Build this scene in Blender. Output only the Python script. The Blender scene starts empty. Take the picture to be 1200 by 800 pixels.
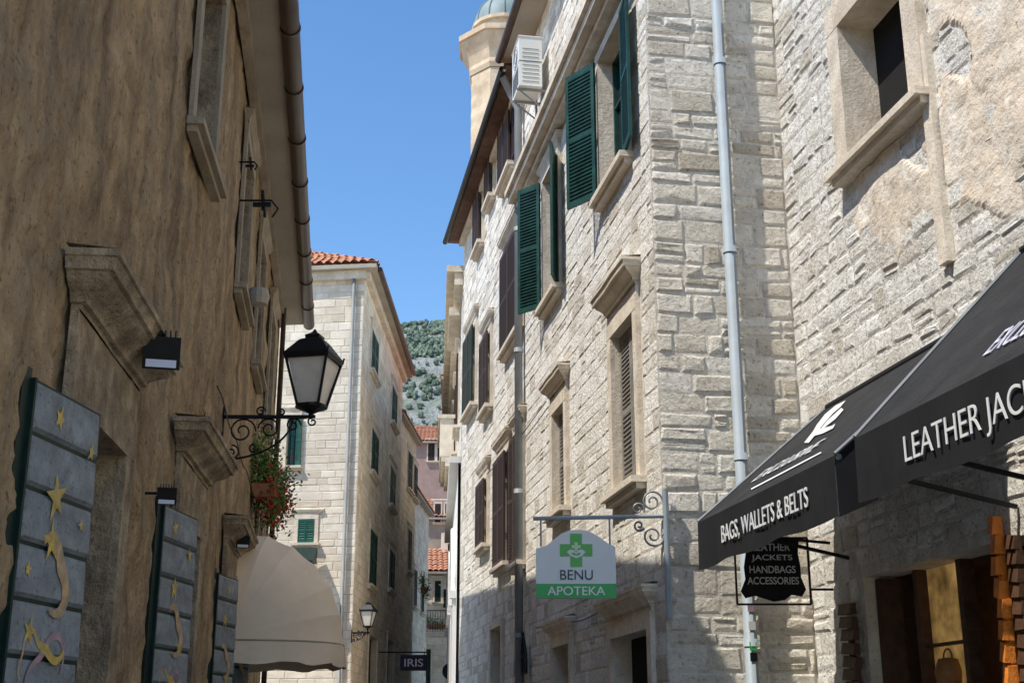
import bpy, math, random
from mathutils import Vector, noise
random.seed(11)
PITCH=math.radians(17.05); F=1500.0
CP,SP=math.cos(PITCH),math.sin(PITCH)
CAM=Vector((0,0,1.6))
sc=bpy.context.scene
V=Vector
def ray(px,py):
    u=(px-600)/F; v=(400-py)/F
    return V((u,CP-v*SP,SP+v*CP))
class W:
    def __init__(s,p0,p1,ns):
        s.o=V((p0[0],p0[1],0)); d=V((p1[0]-p0[0],p1[1]-p0[1],0)); s.L=d.length; s.d=d.normalized()
        n=V((s.d.y,-s.d.x,0))
        if n.dot(V((ns[0],ns[1],0)))<0: n=-n
        s.n=n
    def p(s,a,z,off=0): return s.o+s.d*a+s.n*off+V((0,0,z))
    def hit(s,px,py,off=0):
        r=ray(px,py); t=(s.o+s.n*off-CAM).dot(s.n)/r.dot(s.n); P=CAM+r*t
        return ((P-s.o).dot(s.d),P.z)
    def R(s,xl,xr,yt,yb,off=0):
        ym=(yt+yb)/2; xm=(xl+xr)/2
        a=s.hit(xl,ym,off)[0]; b=s.hit(xr,ym,off)[0]
        return (min(a,b),max(a,b),s.hit(xm,yb,off)[1],s.hit(xm,yt,off)[1])
# ---------------- materials
def M(name,col,rough=.8,var=.2,scale=5,bump=.3,bscale=30,metal=0,tone=0,stain=None,sscale=.7,samt=.6,streak=None,bdist=.02,emit=0,spec=.3,slo=.42,shi=.68,pits=0,stain2=None,bdet=4,pscale=34):
    m=bpy.data.materials.new(name); m.use_nodes=True; nt=m.node_tree; N=nt.nodes; L=nt.links
    b=N['Principled BSDF']; b.inputs['Roughness'].default_value=rough; b.inputs['Metallic'].default_value=metal
    b.inputs['Specular IOR Level'].default_value=spec
    tc=N.new('ShaderNodeTexCoord')
    def noi(sc_,det,ro,vec=None):
        n=N.new('ShaderNodeTexNoise'); n.inputs['Scale'].default_value=sc_; n.inputs['Detail'].default_value=det; n.inputs['Roughness'].default_value=ro
        L.new(vec or tc.outputs['Object'],n.inputs['Vector']); return n
    def ramp(src,p0,c0,p1,c1):
        r=N.new('ShaderNodeValToRGB'); L.new(src,r.inputs['Fac']); e=r.color_ramp.elements
        e[0].position=p0;e[1].position=p1;e[0].color=c0;e[1].color=c1; return r
    def mix(bt,fac,a,c):
        mx=N.new('ShaderNodeMixRGB'); mx.blend_type=bt
        if isinstance(fac,(int,float)): mx.inputs[0].default_value=fac
        else: L.new(fac,mx.inputs[0])
        L.new(a,mx.inputs[1])
        if isinstance(c,tuple): mx.inputs[2].default_value=c
        else: L.new(c,mx.inputs[2])
        return mx.outputs[0]
    n1=noi(scale,3,.6)
    out=ramp(n1.outputs['Fac'],.3,tuple(max(0,c*(1-var)) for c in col)+(1,),.7,tuple(min(1,c*(1+var*.6)) for c in col)+(1,)).outputs['Color']
    if tone:
        a=N.new('ShaderNodeAttribute'); a.attribute_name='tone'
        sp=N.new('ShaderNodeSeparateColor'); L.new(a.outputs['Color'],sp.inputs[0])
        rr=N.new('ShaderNodeValToRGB'); L.new(sp.outputs[0],rr.inputs['Fac'])
        e=rr.color_ramp.elements; lo=1-tone
        e[0].color=(lo,lo*.94,lo*.84,1); e[1].color=(1.06,1.06,1.06,1)
        x=e.new(.2); x.color=(1-tone*.35,1-tone*.43,1-tone*.56,1)
        y=e.new(.5); y.color=(1,.985,.95,1)
        out=mix('MULTIPLY',1,out,rr.outputs['Color'])
    def stn(col_,ss,am,lo_,hi_,st_):
        vec=None
        if st_:
            mp=N.new('ShaderNodeMapping'); L.new(tc.outputs['Object'],mp.inputs['Vector']); mp.inputs['Scale'].default_value=st_; vec=mp.outputs[0]
        n2=noi(ss,5,.7,vec)
        r2=ramp(n2.outputs['Fac'],lo_,(0,0,0,1),hi_,(am,)*3+(1,))
        return mix('MIX',r2.outputs['Color'],out,tuple(col_)+(1,))
    if stain: out=stn(stain,sscale,samt,slo,shi,streak)
    if stain2: out=stn(stain2[0],stain2[1],stain2[2],.45,.68,stain2[3])
    if pits:
        n3=noi(pscale,3,.6); r3=ramp(n3.outputs['Fac'],.30,(1-pits,1-pits*1.1,1-pits*1.25,1),.43,(1,1,1,1)); out=mix('MULTIPLY',1,out,r3.outputs['Color'])
    L.new(out,b.inputs['Base Color'])
    if emit:
        L.new(out,b.inputs['Emission Color']); b.inputs['Emission Strength'].default_value=emit
    if bump:
        nb=noi(bscale,bdet,.7)
        bp=N.new('ShaderNodeBump'); bp.inputs['Strength'].default_value=bump; bp.inputs['Distance'].default_value=bdist
        L.new(nb.outputs['Fac'],bp.inputs['Height']); L.new(bp.outputs[0],b.inputs['Normal'])
    return m
m_stone=M('limestone_blocks',(.94,.895,.815),.9,.12,9,1,17,tone=.32,stain=(.52,.45,.36),sscale=2.4,samt=.5,bdist=.045,slo=.52,shi=.72,pits=.45,bdet=6,pscale=28)
m_mortar=M('lime_mortar',(.74,.68,.58),.95,.3,9,1,40,bdist=.02)
m_ash=M('ashlar_blocks',(.90,.835,.725),.9,.16,8,1,17,tone=.30,stain=(.52,.44,.34),sscale=2.3,samt=.5,bdist=.055,slo=.5,shi=.72,pits=.45,bdet=7,pscale=24)
m_rub=M('whitewashed_rubble',(.93,.895,.83),.95,.14,8,1,15,tone=.28,stain=(.58,.51,.42),sscale=3.2,samt=.5,bdist=.06,slo=.5,shi=.72,pits=.5,bdet=7,pscale=22)
m_rmort=M('white_lime_mortar',(.82,.78,.71),.95,.25,9,1,20,stain=(.50,.43,.34),sscale=4,samt=.6,bdist=.06)
m_peach=M('worn_beige_render',(.80,.67,.52),.95,.14,3,.9,20,stain=(.86,.82,.74),sscale=2.6,samt=.8,stain2=((.48,.40,.31),3.2,.6,None),pits=.35,pscale=18)
m_trim=M('cut_limestone_trim',(.80,.70,.56),.85,.18,5,.6,26,stain=(.46,.37,.27),sscale=2.2,samt=.6,pits=.25)
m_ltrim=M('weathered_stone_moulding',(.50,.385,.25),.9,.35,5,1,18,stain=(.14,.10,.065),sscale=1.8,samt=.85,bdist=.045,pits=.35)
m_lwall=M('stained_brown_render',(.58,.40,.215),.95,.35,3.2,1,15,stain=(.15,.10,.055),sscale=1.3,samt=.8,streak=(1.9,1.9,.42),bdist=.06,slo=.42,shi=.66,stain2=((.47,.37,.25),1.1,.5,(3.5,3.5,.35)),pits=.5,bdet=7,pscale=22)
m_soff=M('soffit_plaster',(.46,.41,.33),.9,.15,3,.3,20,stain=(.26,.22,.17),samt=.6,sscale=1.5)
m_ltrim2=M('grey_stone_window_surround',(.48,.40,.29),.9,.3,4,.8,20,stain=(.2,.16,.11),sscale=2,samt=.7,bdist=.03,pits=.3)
m_gut=M('brown_gutter_metal',(.085,.058,.042),.4,.2,4,.1,20,metal=.2)
m_pipe=M('blue_grey_pipe',(.33,.38,.41),.45,.1,3,.08,20,metal=.1,stain=(.25,.26,.26),samt=.5,sscale=2)
m_gpipe=M('grey_pipe',(.25,.26,.26),.5,.15,3,.1,20,metal=.2)
m_green=M('dark_green_shutter_paint',(.008,.05,.036),.5,.4,6,.15,30,stain=(.02,.08,.065),samt=.5,sscale=3)
m_green3=M('mid_green_shutter_paint',(.012,.10,.07),.5,.3,6,.15,30)
m_green2=M('black_green_shutter_paint',(.01,.028,.022),.5,.3,6,.15,30)
m_brown=M('brown_shutter_paint',(.055,.030,.023),.6,.3,6,.2,30)
m_greysh=M('grey_wood_shutter',(.27,.25,.22),.7,.25,6,.3,30)
m_glass=M('dark_window_glass',(.02,.024,.028),.08,.1,2,.02,2,spec=.6)
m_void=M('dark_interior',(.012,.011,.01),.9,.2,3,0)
m_iron=M('black_wrought_iron',(.012,.012,.013),.45,.2,10,.2,60,metal=.3)
m_lglass=M('frosted_lantern_glass',(.80,.75,.67),.3,.10,6,.05,20,stain=(.5,.45,.38),samt=.5)
m_wood=M('dark_wood',(.10,.05,.028),.6,.35,9,.4,30)
m_orange=M('sunlit_orange_wood',(.88,.26,.04),.5,.35,9,.5,30)  # orange wood boosted in colour to stand in for sun on its edges
m_roof=M('terracotta_tiles',(.58,.24,.13),.85,.35,6,.5,30,stain=(.30,.18,.12),sscale=2.5,samt=.7)
m_broof=M('brown_eave_tiles',(.15,.09,.06),.85,.35,6,.5,30)
m_bst=M('cream_ashlar_facade',(.86,.77,.635),.9,.14,4,.5,25,tone=.25,stain=(.55,.46,.35),sscale=.9,samt=.6)
m_bst2=M('bounce_warmed_ashlar',(.90,.78,.60),.9,.14,4,.5,25,tone=.25,stain=(.60,.48,.34),sscale=.9,samt=.6)  # ashlar lightened and warmed to stand in for bounced light on shaded street faces
m_bmort=M('cream_joint',(.60,.51,.39),.95,.2,6,.3,30)
m_white=M('white_plaster',(.84,.83,.79),.9,.06,2,.2,20,stain=(.65,.63,.58),samt=.4)
m_pink=M('faded_pink_render',(.42,.28,.24),.9,.15,2,.3,20,stain=(.27,.18,.15),samt=.6)
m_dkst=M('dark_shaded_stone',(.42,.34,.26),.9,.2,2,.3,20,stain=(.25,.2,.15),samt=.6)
m_black=M('black_awning_fabric',(.013,.013,.014),.8,.25,4,.3,60,bdist=.005)
m_dgrey=M('charcoal_awning_slope',(.020,.020,.021),.8,.3,2.5,.5,6,bdist=.04,stain=(.045,.042,.038),samt=.5,sscale=2)
m_tw=M('white_lettering',(.72,.72,.70),.6,.08,8,0)
m_pur=M('pale_lilac_lettering',(.62,.61,.70),.6,.05,8,0)
m_beige=M('beige_canopy_fabric',(.95,.78,.58),.85,.06,2,.2,5,stain=(.80,.64,.46),samt=.4,sscale=1.2)
m_ac=M('white_ac_casing',(.78,.78,.74),.5,.06,3,.05,20,stain=(.5,.48,.43),samt=.4)
m_sgreen=M('sign_green',(.06,.45,.12),.4,.03,3,0)
m_slight=M('sign_light_green',(.14,.52,.12),.4,.03,3,0)
m_spale=M('sign_pale_green',(.60,.82,.50),.4,.03,3,0)
m_swhite=M('sign_white',(.80,.82,.82),.4,.03,3,0)
m_stext=M('sign_dark_text',(.03,.06,.07),.4,.03,3,0)
m_board=M('blue_grey_painted_boards',(.28,.31,.32),.65,.3,6,.5,26,stain=(.14,.145,.15),sscale=3.2,samt=.8,pits=.4)
m_yel=M('yellow_paint',(.62,.43,.10),.6,.4,12,.1,30,stain=(.33,.29,.17),sscale=9,samt=.7)
m_sal=M('salmon_paint',(.55,.36,.19),.6,.4,12,.1,30,stain=(.30,.27,.22),sscale=9,samt=.8)
m_pnk=M('pink_paint',(.42,.26,.30),.6,.4,12,.1,30,stain=(.27,.27,.29),sscale=9,samt=.9)
m_navy=M('navy_sign',(.008,.01,.03),.4,.05,4,0)
m_warm=M('lit_shop_display',(.62,.38,.12),.6,.8,3.0,0,emit=.32,stain=(.16,.08,.03),sscale=2.2,samt=.8)
m_tan=M('tan_leather',(.35,.16,.06),.5,.3,6,.3,30)
m_fol=M('plant_leaves',(.07,.15,.03),.6,.5,12,0)
m_fol2=M('plant_leaves_light',(.16,.27,.06),.6,.4,12,0)
m_red=M('red_blossom',(.6,.05,.045),.6,.3,12,0)
m_hill=M('hazed_hill_scrub',(.27,.30,.25),.95,.4,.3,1,.8,stain=(.44,.45,.44),sscale=.10,samt=.9,bdist=2)  # scrub paled towards grey so its colour carries the distance haze
m_htree=M('hazed_far_trees',(.12,.165,.12),.95,.4,.3,0)  # tree green paled as well, haze put into the colour
m_htree2=M('hazed_far_trees_pale',(.19,.235,.17),.95,.4,.3,0)  # lighter tree tone, with the same haze in its colour
m_dome=M('weathered_lead_dome',(.26,.32,.32),.6,.2,1.5,.2,8)
m_tower=M('tower_limestone',(.70,.56,.40),.9,.25,1.6,.6,8,stain=(.42,.30,.19),samt=.65,sscale=.9)
m_led=M('floodlight_glass',(.75,.8,.95),.2,.05,3,0)
# ---------------- mesh builder
ORG={}
class MB:
    def __init__(s): s.v=[];s.f=[];s.m=[];s.c=[];s.mats=[]
    def mi(s,mat):
        if mat not in s.mats: s.mats.append(mat)
        return s.mats.index(mat)
    def poly(s,pts,mat,col=.5):
        b=len(s.v); s.v+= [V(p) for p in pts]; s.f.append(tuple(range(b,b+len(pts)))); s.m.append(s.mi(mat)); s.c.append(col)
    def faces(s,pts,fs,mat,col=.5):
        b=len(s.v); s.v+=[V(p) for p in pts]; k=s.mi(mat)
        for f in fs: s.f.append(tuple(b+i for i in f)); s.m.append(k); s.c.append(col)
    def hexa(s,P,mat,col=.5):
        s.faces(P,[(0,1,2,3),(7,6,5,4),(0,4,5,1),(1,5,6,2),(2,6,7,3),(3,7,4,0)],mat,col)
    def bx(s,w,a0,a1,z0,z1,o0,o1,mat,col=.5):
        s.hexa([w.p(a0,z0,o0),w.p(a1,z0,o0),w.p(a1,z1,o0),w.p(a0,z1,o0),w.p(a0,z0,o1),w.p(a1,z0,o1),w.p(a1,z1,o1),w.p(a0,z1,o1)],mat,col)
    def beam(s,a,b,t,h,mat,up=(0,0,1)):
        a=V(a);b=V(b);d=(b-a).normalized();u=V(up)
        if abs(d.dot(u))>.95:u=V((1,0,0))
        x=d.cross(u).normalized();y=x.cross(d).normalized();x*=t/2;y*=h/2
        s.hexa([a-x-y,a+x-y,a+x+y,a-x+y,b-x-y,b+x-y,b+x+y,b-x+y],mat)
    def tube(s,pts,r,mat,n=8,cap=True):
        pts=[V(p) for p in pts];b=len(s.v);k=s.mi(mat);px=None
        for i,p in enumerate(pts):
            d=(pts[min(i+1,len(pts)-1)]-pts[max(i-1,0)]).normalized()
            if px is None:
                up=V((0,0,1)) if abs(d.z)<.9 else V((1,0,0)); x=d.cross(up).normalized()
            else: x=(px-d*px.dot(d)).normalized()
            px=x;y=d.cross(x)
            for j in range(n):
                t=2*math.pi*j/n; s.v.append(p+x*math.cos(t)*r+y*math.sin(t)*r)
        for i in range(len(pts)-1):
            for j in range(n):
                s.f.append((b+i*n+j,b+i*n+(j+1)%n,b+(i+1)*n+(j+1)%n,b+(i+1)*n+j));s.m.append(k);s.c.append(.5)
        if cap:
            s.f.append(tuple(b+j for j in range(n)));s.m.append(k);s.c.append(.5)
            e=b+(len(pts)-1)*n;s.f.append(tuple(e+j for j in range(n)));s.m.append(k);s.c.append(.5)
    def lathe(s,c,prof,mat,n=16,rot=0):
        c=V(c);b=len(s.v);k=s.mi(mat)
        for r,z in prof:
            for j in range(n):
                t=2*math.pi*j/n+rot; s.v.append(c+V((math.cos(t)*r,math.sin(t)*r,z)))
        for i in range(len(prof)-1):
            for j in range(n):
                s.f.append((b+i*n+j,b+i*n+(j+1)%n,b+(i+1)*n+(j+1)%n,b+(i+1)*n+j));s.m.append(k);s.c.append(.5)
    def done(s,name,par=None,smooth=False,org=None):
        o=V(org) if org is not None else (ORG[par.name].copy() if par else V((0,0,0)))
        me=bpy.data.meshes.new(name); me.from_pydata([tuple(p-o) for p in s.v],[],s.f)
        for m in s.mats: me.materials.append(m)
        me.polygons.foreach_set('material_index',s.m)
        at=me.color_attributes.new('tone','FLOAT_COLOR','CORNER')
        buf=[]
        for f,c in zip(s.f,s.c): buf+= [c,c,c,1]*len(f)
        at.data.foreach_set('color',buf)
        if smooth: me.polygons.foreach_set('use_smooth',[True]*len(s.f))
        me.update()
        ob=bpy.data.objects.new(name,me); sc.collection.objects.link(ob)
        if par: ob.parent=par; ob.location=o-ORG[par.name]
        else: ob.location=o
        ORG[ob.name]=o
        return ob
def empty(name,org,par=None):
    e=bpy.data.objects.new(name,None); sc.collection.objects.link(e); e.empty_display_size=.2
    o=V(org)
    if par: e.parent=par; e.location=o-ORG[par.name]
    else: e.location=o
    ORG[e.name]=o
    return e
def thing(name,org,label,cat,group=None):
    e=empty(name,org); e['label']=label; e['category']=cat
    if group: e['group']=group
    return e
def tag(o,label,cat,group=None):
    o['label']=label;o['category']=cat
    if group:o['group']=group
def text(par,txt,P,xa,ya,width,mat,height=None,name='lettering',off=.012,shear=0):
    cu=bpy.data.curves.new('t','FONT'); cu.body=txt; cu.size=1; cu.extrude=.01; cu.offset=off; cu.shear=shear
    ob=bpy.data.objects.new('t',cu); sc.collection.objects.link(ob)
    dg=bpy.context.evaluated_depsgraph_get(); me0=ob.evaluated_get(dg).to_mesh()
    vs=[v.co.copy() for v in me0.vertices]; fs=[tuple(p.vertices) for p in me0.polygons]
    ob.evaluated_get(dg).to_mesh_clear(); bpy.data.objects.remove(ob)
    x0=min(v.x for v in vs);x1=max(v.x for v in vs);y0=min(v.y for v in vs);y1=max(v.y for v in vs)
    k=width/(x1-x0); kh=height/(y1-y0) if height else k
    xa=V(xa).normalized();ya=V(ya).normalized();za=xa.cross(ya)
    mb=MB(); mb.faces([V(P)+xa*((v.x-(x0+x1)/2)*k)+ya*((v.y-(y0+y1)/2)*kh)+za*v.z*.3 for v in vs],fs,mat)
    return mb.done(name,par)
# ---------------- walls
def sub(rs,h):
    out=[]
    for a0,a1,b0,b1 in rs:
        h0,h1,g0,g1=h
        if h1<=a0 or h0>=a1 or g1<=b0 or g0>=b1: out.append((a0,a1,b0,b1)); continue
        if h0>a0: out.append((a0,h0,b0,b1))
        if h1<a1: out.append((h1,a1,b0,b1))
        m0,m1=max(a0,h0),min(a1,h1)
        if g0>b0: out.append((m0,m1,b0,g0))
        if g1<b1: out.append((m0,m1,g1,b1))
    return out
def stones(mb,w,s0,s1,z0,z1,holes,mat,rh=(.13,.26),rw=(.16,.46),pr=(.002,.011),gap=.003,jit=.014,edge=.012,base=0,wav=0.0):
    z=z0; U=random.uniform
    while z<z1-.02:
        zt=min(z+U(*rh),z1)
        if z1-zt<.08: zt=z1
        s=s0
        while s<s1-.01:
            e=min(s+U(*rw)*(1.3 if random.random()<.15 else 1),s1)
            if s1-e<.08:e=s1
            rs=[(s,e,z,zt)]
            if wav and random.random()<wav and zt-z>.13:
                zm=z+(zt-z)*U(.4,.6); rs=[(s,e,z,zm),(s,e,zm,zt)]
            for h in holes: rs=sub(rs,h)
            for a0,a1,b0,b1 in rs:
                if a1-a0<.05 or b1-b0<.04: continue
                j=lambda:U(0,jit)
                o=[(a0+gap+j(),b0+gap+j()),(a1-gap-j(),b0+gap+j()),(a1-gap-j(),b1-gap-j()),(a0+gap+j(),b1-gap-j())]
                ed=min(edge,(b1-b0)*.2,(a1-a0)*.2)
                sg=[(1,1),(-1,1),(-1,-1),(1,-1)]
                i=[(q[0]+g[0]*ed*U(.6,1.8),q[1]+g[1]*ed*U(.6,1.8)) for q,g in zip(o,sg)]
                p=U(*pr); c=random.random()
                P=[w.p(q[0],q[1],base+.001) for q in o]+[w.p(q[0],q[1],base+p+U(-.35,.35)*p) for q in i]
                cx=(a0+a1)/2+U(-.25,.25)*(a1-a0);cy=(b0+b1)/2+U(-.2,.2)*(b1-b0)
                P.append(w.p(cx,cy,base+p+U(-.4,.4)*p))
                mb.faces(P,[(0,1,5,4),(1,2,6,5),(2,3,7,6),(3,0,4,7),(4,5,8),(5,6,8),(6,7,8),(7,4,8)],mat,c)
            s=e
        z=zt
def basewall(mb,w,s0,s1,z0,z1,holes,mat,depth=.25,rmat=None,off=0):
    ss=sorted({s0,s1}|{min(max(x,s0),s1) for h in holes for x in h[:2]})
    zz=sorted({z0,z1}|{min(max(x,z0),z1) for h in holes for x in h[2:]})
    for a,b in zip(ss,ss[1:]):
        for c,d in zip(zz,zz[1:]):
            x,y=(a+b)/2,(c+d)/2
            if any(h[0]<x<h[1] and h[2]<y<h[3] for h in holes): continue
            mb.poly([w.p(a,c,off),w.p(b,c,off),w.p(b,d,off),w.p(a,d,off)],mat)
    for h in holes:
        a,b,c,d=h; q=rmat or mat
        for (x0,y0),(x1,y1) in (((a,c),(b,c)),((b,c),(b,d)),((b,d),(a,d)),((a,d),(a,c))):
            mb.poly([w.p(x0,y0,off),w.p(x1,y1,off),w.p(x1,y1,off-depth),w.p(x0,y0,off-depth)],q)
PROF=[(0,.0),(.1,.02),(.12,.14),(.22,.17),(.3,.26),(.38,.42),(.47,.6),(.56,.7),(.6,.72),(.62,.84),(.74,.87),(.84,.93),(.86,1.0),(1.0,1.0)]
def moulding(mb,w,a,b,z,H,o0,o1,pad,mat,seg=6):
    n=len(PROF);A=[]
    for k in range(seg+1):
        u=k/seg
        for t,f in PROF:
            s=(a-pad*f)*(1-u)+(b+pad*f)*u
            q=w.p(s,z+H*t,o0+(o1-o0)*f)
            if 0<k<seg: q+=w.n*.012*noise.noise(q*4)+V((0,0,.008*noise.noise(q*5+V((9,0,0)))))
            A.append(q)
    fs=[(k*n+i,k*n+i+1,(k+1)*n+i+1,(k+1)*n+i) for k in range(seg) for i in range(n-1)]
    mb.faces(A,fs,mat)
    for sd,k in ((-1,0),(1,seg)):
        e=a if sd<0 else b
        for i in range(n-1):
            (t0,f0),(t1,f1)=PROF[i],PROF[i+1]
            mb.poly([A[k*n+i],A[k*n+i+1],w.p(e+sd*pad*f1,z+H*t1,0.001),w.p(e+sd*pad*f0,z+H*t0,.001)],mat)
    mb.poly([w.p(a-pad,z+H,o1),w.p(b+pad,z+H,o1),w.p(b+pad,z+H+.03,.001),w.p(a-pad,z+H+.03,.001)],mat)
def louv(par,p0,dv,wd,z0,z1,mat,name='shutter',n=None,th=.035,flip=1):
    dv=V((dv[0],dv[1])).normalized()
    w=W((p0[0],p0[1]),(p0[0]+dv.x*wd,p0[1]+dv.y*wd),(-dv.y*flip,dv.x*flip))
    mb=MB(); st=min(.055,wd*.14)
    mb.bx(w,0,st,z0,z1,0,th,mat);mb.bx(w,wd-st,wd,z0,z1,0,th,mat)
    zm=(z0+z1)/2
    for a,b in ((z0,z0+.08),(zm-.03,zm+.03),(z1-.07,z1)): mb.bx(w,st,wd-st,a,b,.002,th-.002,mat)
    for a,b in ((z0+.08,zm-.03),(zm+.03,z1-.07)):
        k=max(3,int((b-a)/.05)); h=(b-a)/k
        for i in range(k):
            z=a+i*h
            mb.hexa([w.p(st,z,.004),w.p(wd-st,z,.004),w.p(wd-st,z+h*.35,.004),w.p(st,z+h*.35,.004),
                     w.p(st,z+h*.65,th-.004),w.p(wd-st,z+h*.65,th-.004),w.p(wd-st,z+h*1.0,th-.004),w.p(st,z+h*1.0,th-.004)][:8],mat)
    return mb.done(name,par)
def leafdir(w,side,ang):
    a=math.radians(ang); base=w.d if side<0 else -w.d
    v=base*math.cos(a)+w.n*math.sin(a); return (v.x,v.y)
def window(par,w,r,fr=.13,proud=.055,depth=.2,cor=0,corgap=0,sill=True,shut=None,smat=None,angs=(165,165),trim=None,dark=False,bars=True,hpad=.14,corh=.26,lw=1.0,so=-.09,sx=0):
    trim=trim or m_trim; a,b,c,d=r
    e=empty('window',w.p((a+b)/2,c,0),par)
    if fr:
        mb=MB()
        mb.bx(w,a-fr,a,c,d,.001,proud,trim);mb.bx(w,b,b+fr,c,d,.001,proud,trim);mb.bx(w,a-fr,b+fr,d,d+fr*1.1,.001,proud+.004,trim)
        mb.done('frame',e)
    if sill:
        mb=MB();mb.bx(w,a-fr-.06,b+fr+.06,c-.07,c-.002,.001,proud+.11,trim);mb.bx(w,a-fr-.02,b+fr+.02,c-.13,c-.07,.001,proud+.05,trim);mb.done('sill',e)
    if cor:
        mb=MB();z=d+fr*1.1+corgap
        if corgap: mb.bx(w,a-fr,b+fr,d+fr*1.1+.001,z,.001,proud-.012,trim)
        moulding(mb,w,a-fr,b+fr,z,corh,proud,proud+cor,hpad,trim);mb.done('cornice',e)
    mb=MB()
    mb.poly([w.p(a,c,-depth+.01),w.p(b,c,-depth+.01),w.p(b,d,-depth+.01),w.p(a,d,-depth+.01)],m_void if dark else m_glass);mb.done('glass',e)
    if bars and shut!='closed' and not dark:
        mb=MB();f=.05;o0,o1=-depth+.012,-depth+.06
        for x0,x1 in ((a,a+f),((a+b)/2-f*.6,(a+b)/2+f*.6),(b-f,b)): mb.bx(w,x0,x1,c,d,o0,o1,m_ltrim if smat is None else smat)
        for z0,z1 in ((c,c+f),(c+(d-c)*.64,c+(d-c)*.64+f*.7),(d-f,d)): mb.bx(w,a,b,z0,z1,o0,o1-.006,m_ltrim if smat is None else smat)
        mb.done('sash',e)
    if shut=='closed':
        a-=sx;b+=sx
        h=(b-a)/2
        p=w.p(a+.01,0,so);louv(e,(p.x,p.y),(w.d.x,w.d.y),h-.015,c+.01,d-.01,smat)
        p=w.p(a+h+.005,0,so);louv(e,(p.x,p.y),(w.d.x,w.d.y),h-.015,c+.01,d-.01,smat)
    if shut=='open':
        h=(b-a)/2*lw
        if angs[0]:
            p=w.p(a,0,proud+.03);louv(e,(p.x,p.y),leafdir(w,-1,angs[0]),h,c+.01,d-.01,smat)
        if angs[1]:
            p=w.p(b,0,proud+.03);louv(e,(p.x,p.y),leafdir(w,1,angs[1]),h,c+.01,d-.01,smat)
    return e
def grow(r,a,b=None,t=None): return (r[0]-a,r[1]+a,r[2]-(a if b is None else b),r[3]+(a if t is None else t))
def slab(mb,pts,z0,z1,mat):
    n=len(pts);P=[V((p[0],p[1],z0)) for p in pts]+[V((p[0],p[1],z1)) for p in pts]
    mb.faces(P,[tuple(range(n)),tuple(range(2*n-1,n-1,-1))]+[(i,(i+1)%n,n+(i+1)%n,n+i) for i in range(n)],mat)
def xy(w,s,o=0): p=w.p(s,0,o); return (p.x,p.y)
def hull(mb,pts,z0,z1,mat):
    for a,b in zip(pts,pts[1:]): mb.poly([(a[0],a[1],z0),(b[0],b[1],z0),(b[0],b[1],z1),(a[0],a[1],z1)],mat)
def tiles(mb,e0,e1,r0,r1,mat,sp=.2,amp=.05):
    e0,e1,r0,r1=map(V,(e0,e1,r0,r1)); nrm=((e1-e0).cross(r0-e0)).normalized()
    if nrm.z<0:nrm=-nrm
    n=max(4,int((e1-e0).length/sp)*4); rows=max(2,int((r0-e0).length/.4))
    pts=[];fs=[]
    for j in range(rows):
        for k,t in enumerate((j/rows,(j+1)/rows)):
            for i in range(n+1):
                u=i/n; p=(e0.lerp(e1,u)).lerp(r0.lerp(r1,u),t)
                h=amp*abs(math.sin(math.pi*i/4))+(.035 if k==0 else 0)+.02*noise.noise(V((i//4,j,0))*3.3)
                pts.append(p+nrm*h)
        b=j*2*(n+1)
        for i in range(n): fs.append((b+i,b+i+1,b+n+2+i,b+n+1+i))
    mb.faces(pts,fs,mat)

# ================= GROUND
mb=MB();mb.poly([(-900,-200,0),(900,-200,0),(900,1500,0),(-900,1500,0)],M('ground_soil',(.3,.28,.24),.95,.2,.5,.2,3))
g=mb.done('ground');g['kind']='structure'
m_pave=M('limestone_paving',(.47,.43,.36),.6,.25,2,.4,10)
mb=MB()
y=-6.0
while y<70:
    x=-8.0
    h=random.uniform(.35,.5)
    while x<8:
        wd=random.uniform(.5,.95)
        mb.poly([(x,y,.004),(x+wd-.012,y,.004),(x+wd-.012,y+h-.012,.004),(x,y+h-.012,.004)],m_pave,random.random());x+=wd
    y+=h
g=mb.done('pavement');g['kind']='structure'

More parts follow.
